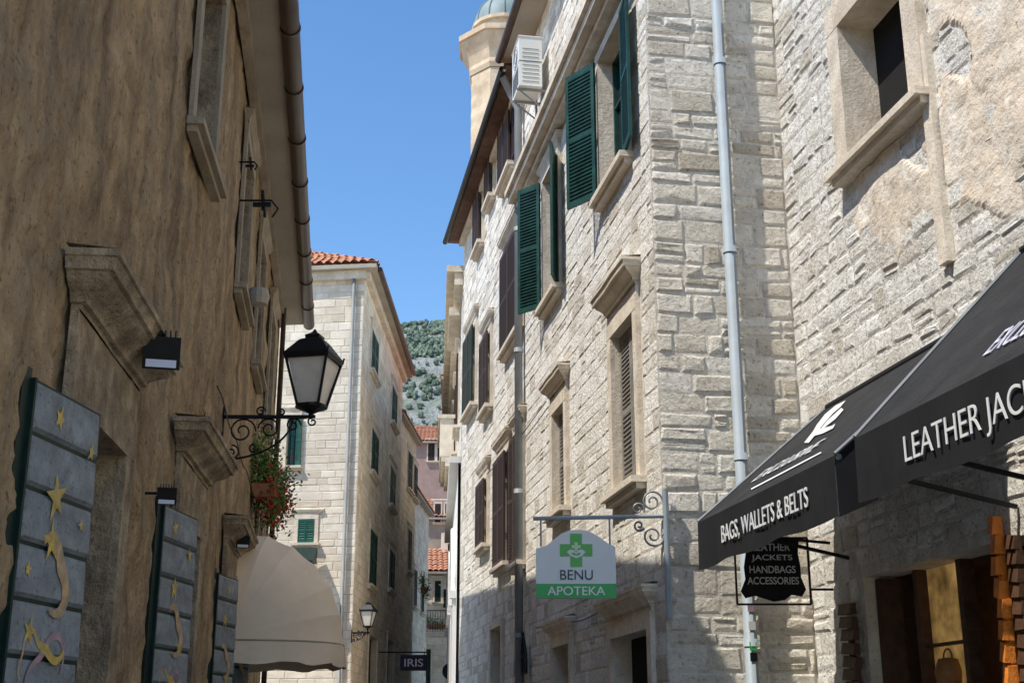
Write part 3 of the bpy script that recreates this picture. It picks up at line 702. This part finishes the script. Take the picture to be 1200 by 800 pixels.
mb.bx(W0,a0,a1,zt,zt+.1,-.32,-.2,m_wood)
for s in (rS[0]+.02,rS[1]-.12): mb.bx(W0,s,s+.1,0,2.93,-.3,-.1,m_wood)
mb.done('frame',d0)
for zz in (2.09,1.7): 
    mb=MB();c=W0.p((a0+a1)/2,zz,-.24);mb.lathe(c,[(.02,-.12),(.1,-.12),(.12,0),(.08,.1),(.02,.11)],m_tan,12)
    mb.tube([c+W0.d*(.07*math.cos(t*.3))+V((0,0,.1+.08*math.sin(t*.3))) for t in range(11)],.008,m_tan,5);o=mb.done('handbag',org=c,smooth=True);tag(o,'brown leather handbag displayed in the lit shop window','handbag','handbags in the shop window')
def plankpost(s0,s1,off0,off1,z0,z1,mat,label,h=.115):
    mb=MB();z=z0
    while z<z1:
        j=random.uniform(-.015,.015);sl=random.uniform(.0,.03)
        P=[W0.p(s0+j,z,off0),W0.p(s1+j,z-sl,off0),W0.p(s1+j,z+h-.014-sl,off0),W0.p(s0+j,z+h-.014,off0),W0.p(s0+j,z,off1),W0.p(s1+j,z-sl,off1+.02),W0.p(s1+j,z+h-.02-sl,off1),W0.p(s0+j,z+h-.014,off1-.02)]
        mb.hexa(P,mat);z+=h
    c=(s0+s1)/2
    mb.bx(W0,c-.02,c+.02,z0,z1-.05,off0-.02,off0+.03,mat)
    o=mb.done('plank_shutter',org=W0.p(c,z0,off0));tag(o,label,'shutter','plank shutters of the leather shop')
plankpost(.78,1.08,.05,.1,0,2.65,m_wood,'dark brown planked shutter folded beside the shop door')
sa,_=W0.hit(1163,700,.1);zz=W0.hit(1170,604,.1)[1]
plankpost(sa,sa+.10,.02,.09,0,zz,m_orange,'planked shutter coloured sunlit orange beside the lit shop window',h=.15)
plankpost(sa+.15,sa+.3,.0,.05,0,zz-.15,m_wood,'dark brown planked shutter folded beside the shop window')
# awnings
def awning(s0,s1,label,farside,zt=4.78,zf=3.45,pj=1.42):
    e=thing('shop_awning',W0.p((s0+s1)/2,3,0),label,'awning','black awnings of the leather shop')
    def q(s,t,dz=0):
        return W0.p(s,zt+(zf-zt)*t+dz,.04+(pj-.04)*t)
    mb=MB();n=10;m=12
    for i in range(m):
        a=s0+(s1-s0)*i/m;b=s0+(s1-s0)*(i+1)/m
        for j in range(n): mb.poly([q(a,j/n),q(b,j/n),q(b,(j+1)/n),q(a,(j+1)/n)],m_dgrey)
    for s in (s0,s1):
        mb.faces([q(s,j/n) for j in range(n+1)]+[q(s,j/n,-.07) for j in range(n,-1,-1)],[tuple(range(2*n+2))],m_black)
    mb.done('awning_fabric',e,smooth=False)
    mb=MB();m=24
    for i in range(m):
        a=s0+(s1-s0)*i/m;b=s0+(s1-s0)*(i+1)/m;w1=.008*math.sin(i*1.3);w2=.008*math.sin((i+1)*1.3);d1=.43+.012*math.sin(i*.7);d2=.43+.012*math.sin((i+1)*.7)
        mb.poly([W0.p(a,zf,pj+.002),W0.p(b,zf,pj+.002),W0.p(b,zf-d2,pj+.008+w2),W0.p(a,zf-d1,pj+.008+w1)],m_black)
    if not farside: mb.poly([W0.p(s0,zf+.2,pj-.25),W0.p(s0,zf,pj),W0.p(s0,zf-.43,pj),W0.p(s0,zf-.3,pj-.3)],m_black)
    mb.poly([W0.p(s1,zf+.2,pj-.25),W0.p(s1,zf,pj),W0.p(s1,zf-.43,pj),W0.p(s1,zf-.3,pj-.3)],m_black)
    mb.done('valance',e)
    mb=MB();mb.tube([W0.p(s0,zf-.01,pj-.03),W0.p(s1,zf-.01,pj-.03)],.025,m_gpipe,8);mb.tube([W0.p(s0,zt-.03,.06),W0.p(s1,zt-.03,.06)],.045,m_iron,10)
    for s in (s0+.1,s1-.1): mb.beam(W0.p(s,zf-.3,.02),W0.p(s,zf-.03,pj-.04),.03,.03,m_iron)
    mb.tube([q(s0,0,.012),q(s0,1,.012)],.014,m_gpipe,6);mb.tube([q(s1,0,.012),q(s1,1,.012)],.014,m_gpipe,6)
    mb.done('awning_frame',e)
    P0=q(s0,0);up=(q(s0,0)-q(s0,1)).normalized();nr=W0.d.cross(up)
    if nr.dot(W0.n)<0: nr=-nr
    def sl(px,py,h=.01):
        A_=P0+nr*h;r=ray(px,py);return CAM+r*((A_-CAM).dot(nr)/r.dot(nr))
    return e,sl,up
s_a=W0.hit(818,618,1.42)[0];s_b=W0.hit(978,531,1.42)[0]
aw1,sl1,up1=awning(s_a,s_b,'black shop awning lettered in white above a stone lane',True,zt=4.62)
Z2,P2_=3.47,1.47
s_c=W0.hit(1002,520,P2_)[0]
aw2,sl2,up2=awning(s_c,s_b+3.4,'black shop awning with large white lettering',False,zt=4.92,zf=Z2,pj=P2_)
zf,pj=3.45,1.42
xa=W0.d
sA=W0.hit(846,625,1.44)[0];sB=W0.hit(947,580,1.44)[0]
text(aw1,'BAGS, WALLETS & BELTS',W0.p((sA+sB)/2,zf-.22,pj+.024),xa,(0,0,1),abs(sB-sA),m_tw,.17,off=.0)
sA=W0.hit(1064,525,P2_)[0];sB=W0.hit(1198,478,P2_)[0];wd_=(sB-sA)/.70
text(aw2,'LEATHER JACKETS',W0.p(sA+wd_/2,Z2-.25,P2_+.024),xa,(0,0,1),wd_,m_tw,.21,off=-.008)
def pxpoly(mb,sl,pts,mat,h=.01): mb.poly([sl(x,y,h) for x,y in pts],mat)
mb=MB()
def em(pts): 
    cx_,cy_=968,486
    return [(cx_+(x-cx_)*.68-4,cy_+(y-cy_)*.68+10) for x,y in pts]
pxpoly(mb,sl1,em([(1008,446),(990,455),(972,470),(958,488),(951,500),(961,497),(972,484),(986,468),(999,457)]),m_tw)
pxpoly(mb,sl1,em([(1000,459),(1004,462),(990,478),(972,492),(962,498),(976,481)]),m_tw,.011)
pxpoly(mb,sl1,em([(951,500),(962,495),(984,490),(990,486),(986,494),(968,503),(954,507)]),m_tw,.012)
pxpoly(mb,sl1,em([(951,500),(954,507),(944,519),(936,519),(943,510)]),m_tw,.013)
mb.done('emblem',aw1)
A_=sl1(884,561);B_=sl1(958,523);dd=(B_-A_)
wv=dd.dot(xa)
text(aw1,'EXCLUSIVE',(A_+B_)/2+up1*.03,xa,up1,abs(wv)*.95,m_tw,.17,off=.0,shear=.3)
mb=MB();pxpoly(mb,sl1,[(880,572),(962,529),(962.5,530.4),(880.5,573.4)],m_tw);mb.done('stripe',aw1)
A_=sl2(1165,402);B_=sl2(1200,383);wv=abs((B_-A_).dot(xa))*2.35
text(aw2,'EXCLUSIVE',A_+xa*wv/2,xa,up2,wv,m_pur,.24,off=0,shear=0)

# hanging hide sign
Y0=11.9;r=ray(905,668);c=CAM+r*(Y0/r.y);k=Y0/r.y/F
e=thing('hanging_sign',c,'black hide-shaped sign listing leather goods in an iron frame','sign')
def sp2(px,py,dy=0): return V((c.x+(px-905)*k,Y0+dy,c.z-(py-668)*k))
out=[(874,633),(905,626),(938,633),(936,648),(938,662),(938,676),(943,690),(938,698),(926,696),(918,702),(905,704),(892,700),(884,697),(872,700),(867,692),(873,678),(872,664),(875,648)]
mb=MB();n=len(out)
mb.faces([sp2(x,y,-.01) for x,y in out]+[sp2(x,y,.01) for x,y in out],[tuple(range(n)),tuple(range(2*n-1,n-1,-1))]+[(i,(i+1)%n,n+(i+1)%n,n+i) for i in range(n)],m_black);mb.done('sign_board',e)
for i,tx in enumerate(('LEATHER','JACKETS','HANDBAGS','ACCESSORIES')):
    text(e,tx,sp2(905,641+i*13,-.014),(1,0,0),(0,0,1),[44,48,54,60][i]*k,m_tw,8.5*k,off=.01)
mb=MB()
fr=[(862,630),(948,630),(948,707),(862,707)]
for a,b in zip(fr,fr[1:]+fr[:1]): mb.beam(sp2(*a),sp2(*b),.018,.018,m_iron)
mb.beam(sp2(900,629),sp2(975,636),.02,.025,m_iron);mb.beam(sp2(948,690),sp2(975,690),.02,.02,m_iron)
mb.done('sign_frame',e)

# ================= pharmacy sign
Yb=12.42;
def bp(px,py,dy=0):
    r=ray(700,650);kk=Yb/r.y
    c=CAM+r*kk; return V((c.x+(px-700)*kk/F,Yb+dy,c.z-(py-650)*kk/F*1.02))
e=thing('pharmacy_sign',bp(782,640),'white and green pharmacy sign hanging from a scrolled bracket','sign')
mb=MB()
top=[(721,641),(712,637),(703,630),(692,624),(680,621.5),(668,622),(658,626),(650,632),(640,640),(628,643)]
pts=[(628,699),(721,699)]+top
n=len(pts)
mb.faces([bp(x,y,-.035) for x,y in pts]+[bp(x,y,.035) for x,y in pts],[tuple(range(n)),tuple(range(2*n-1,n-1,-1))]+[(i,(i+1)%n,n+(i+1)%n,n+i) for i in range(n)],m_swhite)
mb.done('sign_board',e)
mb=MB();mb.poly([bp(628,699,-.038),bp(721,699,-.038),bp(721,683,-.038),bp(628,683,-.038)],m_sgreen);mb.done('green_band',e)
text(e,'BENU',bp(675,673,-.04),(1,0,0),(0,0,1),bp(695,0).x-bp(657,0).x,m_stext,bp(0,667).z-bp(0,678).z,off=.0)
text(e,'APOTEKA',bp(674.5,691,-.042),(1,0,0),(0,0,1),bp(708,0).x-bp(641,0).x,m_swhite,bp(0,686).z-bp(0,696).z,off=.008)
mb=MB();cx,cy=675,645
def crs(a,b): return [(-a,-b),(a,-b),(a,-a),(b,-a),(b,a),(a,a),(a,b),(-a,b),(-a,a),(-b,a),(-b,-a),(-a,-a)]
mb.poly([bp(cx+x,cy+y,-.039) for x,y in crs(7,19)],m_slight)
mb.poly([bp(cx+x*1.0,cy+y,-.041) for x,y in [(-11,2),(-7,-1),(-3,0),(0,3),(3,0),(7,-1),(11,2),(6,7),(0,9),(-6,7)]],m_swhite)
mb.poly([bp(cx+x,cy-4+y,-.0415) for x,y in crs(1.8,5.2)],m_spale)
mb.poly([bp(cx+x,cy+y,-.0425) for x,y in [(-6,3),(-2,3),(0,5),(2,3),(6,3),(3,6),(-3,6)]],m_slight)
mb.done('cross_emblem',e)
mb=MB();mb.tube([bp(782,575),bp(782,722)],.03,m_pipe,10);mb.tube([bp(625,608),bp(782,605)],.02,m_pipe,8)
for x in (634,715): mb.tube([bp(x,608),bp(x,640)],.01,m_pipe,6)
def spir(cx,cy,R,turn,st,sg):
    mb.tube([bp(cx+R*(1-.8*i/28)*math.cos(st+sg*turn*2*math.pi*i/28),cy+R*(1-.8*i/28)*math.sin(st+sg*turn*2*math.pi*i/28)) for i in range(29)],.011,m_gpipe,6)
spir(766,588,13,1.6,0,-1);spir(766,628,13,1.6,0,1);spir(749,597,8,1.3,.5,-1);spir(750,616,7,1.3,.5,1)
for y in (610,655,700): mb.beam(bp(782,y),bp(782,y)+V((.1,.12,0)),.02,.03,m_pipe)
mb.done('bracket',e)

# ================= BUILDING B
WBc=W((-8.5,34.6),(-4.15,34.0),(0,-1));WBs=W((-4.15,34),(-3.98,45),(1,0));BT=14.1
HB=thing('stone_house',(-5,38,0),'cream cut-stone corner house with terracotta roof and green shutters','house')
bc=[(WBc.R(336,348,488,546),'open',m_green3),(WBc.R(350,368,608,636),'closed',m_green3)]
bs=[(WBs.R(434,442,392,442),'closed',m_green3),(WBs.R(434,442,506,558),'closed',m_green3),(WBs.R(432,440,622,688),'closed',m_green3),
    (WBs.R(458,464,455,500),'closed',m_green3),(WBs.R(456,462,548,595),'closed',m_green3),(WBs.R(455,461,645,692),'closed',m_green3),(WBs.R(430,440,745,850),None,None),(WBs.R(452,460,750,850),None,None)]
mb=MB()
basewall(mb,WBc,0,WBc.L,0,BT,[r[0] for r in bc],m_bmort);basewall(mb,WBs,0,WBs.L,0,BT,[r[0] for r in bs],m_bmort)
stones(mb,WBc,0,WBc.L,0,BT,[grow(r[0],.12) for r in bc],m_bst,rh=(.18,.26),rw=(.28,.7),pr=(.003,.010),gap=.004,jit=.008,edge=.010)
stones(mb,WBs,0,WBs.L,0,BT,[grow(r[0],.12) for r in bs],m_bst2,rh=(.18,.26),rw=(.28,.7),pr=(.003,.010),gap=.004,jit=.008,edge=.010)
hull(mb,[(-3.98,45),(-12,45.5),(-8.5,34.6)],0,BT,m_bmort);mb.done('wall',HB)
for w,l in ((WBc,bc),(WBs,bs)):
    for r,sm,mt in l:
        e_=window(HB,w,r,fr=.12,proud=.04,depth=.18,cor=.05,shut=sm,smat=mt,angs=(0,168) if w is WBc else (165,165),dark=sm is None,corh=.12,so=.05,sx=.02)
mb=MB();cnr=(-3.8,33.65);f=(-3.65,45.3)
slab(mb,[(-8.7,34.25),cnr,f,(-12.2,45.8)],BT,BT+.12,m_soff)
rd0=V((-8.2,38.5,BT+2.5));rd1=V((-7.9,44,BT+2.5))
tiles(mb,V((-13,34.8,BT+.14)),V((cnr[0],cnr[1],BT+.14)),V((-8.6,38.5,BT+2.5)),rd0,m_roof,sp=.25,amp=.08)
tiles(mb,V((cnr[0],cnr[1],BT+.14)),V((f[0],f[1],BT+.14)),rd0,rd1,m_roof,sp=.25,amp=.08)
mb.done('roof',HB)
mb=MB();mb.bx(WBs,-.05,WBs.L,BT-.25,BT-.002,.001,.15,m_trim);mb.bx(WBc,0,WBc.L+.05,BT-.25,BT-.002,.001,.15,m_trim);mb.done('cornice',HB)
mb=MB();mb.tube([WBs.p(0,BT+.05,.42),WBs.p(WBs.L,BT+.05,.42)],.08,m_gut,8);mb.done('gutter',HB)
mb=MB();q=WBc.p(WBc.L-.28,0,.1);mb.tube([q,q+V((0,0,BT-.1))],.05,m_gpipe,8);mb.done('drainpipe',HB,smooth=True)
def balcony(P,wd,dp,label,mat=m_iron,slabm=m_trim,h=.95):
    e=thing('balcony',P,label,'balcony','small balconies along the lane')
    w=W((P[0],P[1]),(P[0]+wd,P[1]),(0,-1));z=P[2]
    mb=MB();mb.bx(w,0,wd,z-.14,z,0,dp,slabm);mb.done('slab',e)
    mb=MB()
    mb.bx(w,0,wd,z+h-.03,z+h,dp-.04,dp-.01,mat);mb.bx(w,0,wd,z+.06,z+.08,dp-.035,dp-.015,mat)
    for i in range(int(wd/.11)+1): x=min(i*.11,wd-.02);mb.bx(w,x,x+.018,z,z+h-.02,dp-.034,dp-.016,mat)
    for x in (0,wd-.02):
        mb.bx(w,x,x+.02,z+h-.03,z+h,0,dp-.04,mat)
        for j in range(int(dp/.11)): mb.bx(w,x,x+.018,z,z+h-.03,j*.11,j*.11+.018,mat)
    mb.done('railing',e)
r=ray(493,742);P=CAM+r*(57.5/r.y);balcony((P.x,57.6,P.z),1.5,.8,'narrow balcony with potted plants at the end of the lane')
plant((P.x+.7,57,P.z+.3),.6,.2,.3,700,'green potted plants along a balcony railing',.05)
r=ray(497,690);P2=CAM+r*(50/r.y);plant((P2.x,50,P2.z),.2,.3,.55,500,'green climbing plant hanging on a house wall',.0)
r=ray(345,655);P=CAM+r*(33.7/r.y)
e=thing('shop_canopy',P,'small dark green lean-to canopy on the cream corner house','awning');w=W((P.x-.6,33.95),(P.x+.55,33.95),(0,-1))
mb=MB();mb.hexa([w.p(0,P.z-.1,0),w.p(1.15,P.z-.1,0),w.p(1.15,P.z+.35,0),w.p(0,P.z+.35,0),w.p(0,P.z-.16,.7),w.p(1.15,P.z-.16,.7),w.p(1.15,P.z-.08,.7),w.p(0,P.z-.08,.7)],m_green2);mb.done('canopy_fabric',e)
mb=MB();mb.beam(w.p(.05,P.z-.5,.02),w.p(.05,P.z-.14,.65),.03,.03,m_iron);mb.beam(w.p(1.1,P.z-.5,.02),w.p(1.1,P.z-.14,.65),.03,.03,m_iron);mb.done('bracket',e)
wp=V((-4.15,33.9,CAM.z+ray(418,741).z*33.9/ray(418,741).y));r=ray(431,734);cc=CAM+r*(33.8/r.y)
lantern(wp,cc,.66,'small black lantern on the corner of the cream house')

# ================= further houses
def simple(w,z,depthpt,wins,mat,label,smat=m_green2,roofc=m_roof,ov=.3,st=True):
    H=thing('house',w.p(w.L/2,0),label,'house')
    mb=MB();basewall(mb,w,0,w.L,0,z,wins,m_bmort if st else mat)
    if st: stones(mb,w,0,w.L,0,z,[grow(r,.1) for r in wins],mat,rh=(.2,.3),rw=(.35,.8),pr=(.003,.01),gap=.006,jit=.003,edge=.012)
    a=w.p(0,0);b=w.p(w.L,0);c=b-w.n*depthpt;d=a-w.n*depthpt
    hull(mb,[(b.x,b.y),(c.x,c.y),(d.x,d.y),(a.x,a.y)],0,z,mat);mb.done('wall',H)
    for r in wins: window(H,w,r,fr=.1,proud=.04,cor=.03,shut='closed' if smat else None,smat=smat,dark=smat is None,bars=False,corh=.1,so=.05,sx=.03)
    mb=MB();P=[w.p(-.2,0,ov),w.p(w.L+.2,0,ov),w.p(w.L+.2,0,-depthpt),w.p(-.2,0,-depthpt)]
    slab(mb,[(p.x,p.y) for p in P],z,z+.1,m_soff)
    h=depthpt*.24
    tiles(mb,P[0]+V((0,0,z+.11)),P[1]+V((0,0,z+.11)),w.p(-.2,z+.11+h,-depthpt/2),w.p(w.L+.2,z+.11+h,-depthpt/2),roofc,sp=.25,amp=.07)
    tiles(mb,P[3]+V((0,0,z+.11)),P[2]+V((0,0,z+.11)),w.p(-.2,z+.11+h,-depthpt/2),w.p(w.L+.2,z+.11+h,-depthpt/2),roofc,sp=.25,amp=.07)
    for s in (-.2,w.L+.2): mb.poly([w.p(s,z+.1,ov-.1),w.p(s,z+.1+h,-depthpt/2),w.p(s,z+.1,-depthpt)],mat)
    mb.done('roof',H);return H
WC=W((-4.12,45.4),(-3.84,50.4),(1,0))
simple(WC,12.7,7,[WC.R(477,482,530,575),WC.R(477,481,620,670),WC.R(484,488,545,585)],m_bst2,'tan stone house further down the lane',ov=.2)
WD=W((-4.05,50.6),(-3.72,57),(1,0))
simple(WD,10.9,6,[(1.5,2.4,6.5,8),(4,4.9,6.5,8)],m_bst,'lower stepped stone house beyond the tan one',ov=.25)
WP=W((-7,78),(3,78.5),(0,-1))
r_=lambda a,b,c,d:WP.R(a,b,c,d)
simple(WP,18.9,8,[r_(502,509,518,540),r_(513,519,518,540),r_(524,530,518,540)],m_pink,'faded pink rendered house behind the roofs',m_brown,st=False)
WM=W((-4.6,66),(2,66.4),(0,-1))
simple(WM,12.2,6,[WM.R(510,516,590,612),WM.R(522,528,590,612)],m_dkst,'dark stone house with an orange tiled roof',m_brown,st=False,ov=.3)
WQ=W((-5.2,59),(1.5,59.5),(0,-1))
hq=simple(WQ,8.6,6,[WQ.R(510,516,680,705),WQ.R(498,504,760,800),WQ.R(520,526,690,712)],m_bst,'low cream house with a steep terracotta roof',m_green2,ov=.35)
mb=MB();mb.bx(WQ,2.0,2.5,9.0,10.9,-3.2,-2.6,m_bst);mb.done('chimney',hq)
WR3=W((-1.12,27.65),(-1.86,40),(-1,0))
H3=thing('house',WR3.p(5,0),'white arcaded house with stone upper storey beside the lane','house')
ar=[(1.0+4.0*i,4.0+4.0*i,0,4.6) for i in range(3)]
up3=[(2.0+3*i,3.0+3*i,8.6,10.4) for i in range(3)]
mb=MB();basewall(mb,WR3,0,WR3.L,0,11.7,ar+up3,m_mortar,.5);stones(mb,WR3,0,WR3.L,7.45,11.7,[grow(r,.12) for r in up3],m_stone)
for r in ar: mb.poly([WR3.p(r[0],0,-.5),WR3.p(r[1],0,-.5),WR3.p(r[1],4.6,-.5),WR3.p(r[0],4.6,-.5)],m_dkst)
hull(mb,[xy(WR3,WR3.L),(7,41),(7,28),xy(WR3,0)],0,11.7,m_mortar)
mb.done('wall',H3)
mb=MB();basewall(mb,WR3,0,WR3.L,0,7.3,ar,m_white,.07,m_white,off=.06);mb.bx(WR3,0,WR3.L,7.3,7.44,.001,.25,m_white)
for r in ar:
    c=(r[0]+r[1])/2
    mb.tube([WR3.p(c+1.56*math.cos(math.pi*i/16),4.6+1.56*math.sin(math.pi*i/16),.10) for i in range(17)],.09,m_white,6)
    mb.faces([WR3.p(c,4.6,.065)]+[WR3.p(c+1.5*math.cos(math.pi*i/16),4.6+1.5*math.sin(math.pi*i/16),.065) for i in range(17)],[(0,i,i+1) for i in range(1,17)],m_dkst)  # dark half-disc laid on the wall stands in for the shaded arch opening
    for s in (r[0]-.25,r[1]): mb.bx(WR3,s,s+.25,4.45,4.62,.061,.2,m_white)
    for s in (r[0]-.2,r[1]+.0): mb.bx(WR3,s,s+.2,0,4.45,.061,.13,m_white)
mb.done('arcade',H3)
for r in up3: window(H3,WR3,r,fr=.1,cor=.08,shut='closed',smat=m_brown,corh=.2,so=.06,sx=.04)
mb=MB();mb.bx(WR3,-.1,WR3.L,11.4,11.699,.001,.2,m_trim);mb.bx(WR3,-.15,WR3.L,11.7,11.85,-6,.38,m_trim);mb.bx(WR3,1.2,4.2,11.1,11.3,.05,.3,m_trim);mb.done('cornice',H3)
e=thing('balcony',WR3.p(7,8.2),'solid stone oriel balcony on the white house','balcony','small balconies along the lane')
mb=MB();
for i in range(4): mb.bx(WR3,5.0,8.6,8.0+i*.12,8.119+i*.12,.061,.12+i*.1,m_trim)
mb.bx(WR3,5.0,8.6,8.49,9.5,.061,.46,m_bst);mb.bx(WR3,4.95,8.65,9.5,9.6,.05,.52,m_trim);mb.done('parapet',e)
WR4=W((-1.9,40.2),(-2.4,52),(-1,0))
simple(WR4,12.6,7,[(2,3,8,9.6),(5,6,8,9.6),(8,9,4,5.6)],m_stone,'stone house with orange roof tiles further along',m_brown,ov=.4)
r=ray(485,776);P=CAM+r*(40/r.y);k=40/r.y/F
e=thing('hanging_sign',P,'dark rectangular hanging sign with pale lettering','sign')
w=W((P.x-16*k,P.y),(P.x+16*k,P.y),(0,-1));mb=MB();mb.bx(w,0,32*k,P.z-9*k,P.z+9*k,-.05,.05,m_navy);mb.done('sign_board',e)
text(e,'IRIS',P+V((0,-.06,0)),(1,0,0),(0,0,1),22*k,m_pur,9*k)
mb=MB();mb.beam(P+V((-1.1,0,12*k)),P+V((16*k,0,12*k)),.04,.04,m_iron);mb.beam(P+V((-12*k,0,12*k)),P+V((-12*k,0,9*k)),.02,.02,m_iron);mb.beam(P+V((12*k,0,12*k)),P+V((12*k,0,9*k)),.02,.02,m_iron);mb.done('bracket',e)
r=ray(528,786);P=CAM+r*(38/r.y)
e=thing('hanging_sign',P,'small dark round hanging sign on an iron arm','sign')
mb=MB();mb.tube([P+V((0,-.04,0)),P+V((0,.04,0))],.24,m_navy,20);mb.done('sign_board',e)
mb=MB();mb.beam(P+V((0,0,.3)),P+V((.5,0,.3)),.03,.03,m_iron);mb.tube([P+V((0,0,.3)),P+V((0,0,.2))],.015,m_iron,6);mb.done('bracket',e)

# ================= TOWER
r=ray(591,66);TC=CAM+r*(46/r.y);zc=TC.z
e=thing('bell_tower',(TC.x,46,0),'octagonal stone bell tower with a grey lead dome','tower')
c=V((TC.x,46,0));mb=MB()
mb.lathe(c,[(1.4,0),(1.4,zc-4.5)]+[(1.4+(.012 if (i%2) else 0),zc-4.5+i*.3) for i in range(12)],m_tower,8,.39);mb.lathe(c,[(1.45,zc-1.2),(1.5,zc-1.0),(1.45,zc-.8),(1.55,zc-.4),(1.6,zc-.3),(1.82,zc+.08),(1.85,zc+.2),(1.95,zc+.22),(1.95,zc+.45),(1.4,zc+.7)],m_tower,8,.39)
mb.lathe(c,[(1.2,zc+.7),(1.2,zc+1.0),(1.33,zc+1.05),(1.33,zc+1.2),(1.2,zc+1.25)],m_tower,16);mb.done('shaft',e)
mb=MB();mb.lathe(c,[(1.22*math.cos(t*math.pi/20),zc+1.25+1.35*math.sin(t*math.pi/20)) for t in range(10)]+[(.01,zc+2.62)],m_dome,24);mb.done('dome',e,smooth=True)
for t in range(12):
    mb=MB();a=t*math.pi/6;mb.tube([c+V((1.24*math.cos(q*math.pi/20)*math.cos(a),1.24*math.cos(q*math.pi/20)*math.sin(a),zc+1.25+1.37*math.sin(q*math.pi/20))) for q in range(10)],.03,m_dome,5);mb.done('rib',e)

# ================= HILL
mb=MB();nx,ny=90,60;pts=[];fs=[]
def hz(x,y):
    t=min(1,max(0,(y-140)/190));t=t*t*(3-2*t)
    b=105.5*t*(1+.0004*(x+25))
    return b+2.5*noise.noise(V((x*.02,y*.02,3)))*t*2+2*noise.noise(V((x*.08,y*.08,1)))*t
for j in range(ny):
    for i in range(nx):
        x=-240+480*i/(nx-1);y=140+260*j/(ny-1);pts.append((x,y,hz(x,y)-.2))
for j in range(ny-1):
    for i in range(nx-1): b=j*nx+i;fs.append((b,b+1,b+nx+1,b+nx))
mb.faces(pts,fs,m_hill);h=mb.done('hill',smooth=True);h['kind']='structure'
mb=MB()
for i in range(12000):
    y=random.uniform(200,345);x=random.uniform(-.17,.03)*y;z=hz(x,y)
    if noise.noise(V((x*.09,y*.09,9)))+.4*noise.noise(V((x*.3,y*.3,9)))<.10 and random.random()<.88: continue
    R=random.uniform(.25,.8);m=m_htree if random.random()<.55 else m_htree2
    P=[];n=5;c=V((x,y,z))
    for zz,rr in ((-.2,.7),(.6,1.0),(1.3,.7)):
        for k in range(n):
            t=2*math.pi*k/n+random.random()*.5;q=R*rr*random.uniform(.65,1.25);P.append(c+V((q*math.cos(t),q*math.sin(t),R*zz*random.uniform(.8,1.2))))
    P.append(c+V((0,0,R*1.8)))
    f=[(a*n+k,a*n+(k+1)%n,(a+1)*n+(k+1)%n,(a+1)*n+k) for a in range(2) for k in range(n)]+[(2*n+k,2*n+(k+1)%n,3*n) for k in range(n)]
    mb.faces(P,f,m)
o=mb.done('forest');o['kind']='stuff';tag(o,'scrubby green trees covering the hillside','trees')

# ================= LIGHT, WORLD, CAMERA
az=math.radians(59);el=math.radians(56.5)
sd=V((-math.sin(az)*math.cos(el),-math.cos(az)*math.cos(el),math.sin(el)))
l=bpy.data.lights.new('sun','SUN');l.energy=5;l.angle=math.radians(.5);l.color=(1,.95,.865)
lo=bpy.data.objects.new('sun',l);sc.collection.objects.link(lo);lo.rotation_euler=(-sd).to_track_quat('-Z','Y').to_euler()
wd=bpy.data.worlds.new('World');sc.world=wd;wd.use_nodes=True;nt=wd.node_tree
sk=nt.nodes.new('ShaderNodeTexSky');sk.sky_type='NISHITA';sk.sun_disc=False;sk.sun_elevation=el;sk.sun_rotation=math.radians(239);sk.air_density=1.0;sk.dust_density=.25;sk.ozone_density=1.8
hs=nt.nodes.new('ShaderNodeHueSaturation');hs.inputs['Saturation'].default_value=1.2;hs.inputs['Value'].default_value=1.5
nt.links.new(sk.outputs[0],hs.inputs['Color']);nt.links.new(hs.outputs[0],nt.nodes['Background'].inputs[0]);nt.nodes['Background'].inputs[1].default_value=.15
cam=bpy.data.cameras.new('camera');co=bpy.data.objects.new('camera',cam);sc.collection.objects.link(co)
co.location=CAM;co.rotation_euler=(math.radians(90)+PITCH,0,0);cam.lens=45;cam.sensor_width=36;cam.clip_end=3000;cam.clip_start=.1
sc.camera=co
sc.view_settings.view_transform='Standard';sc.view_settings.look='None';sc.view_settings.exposure=0
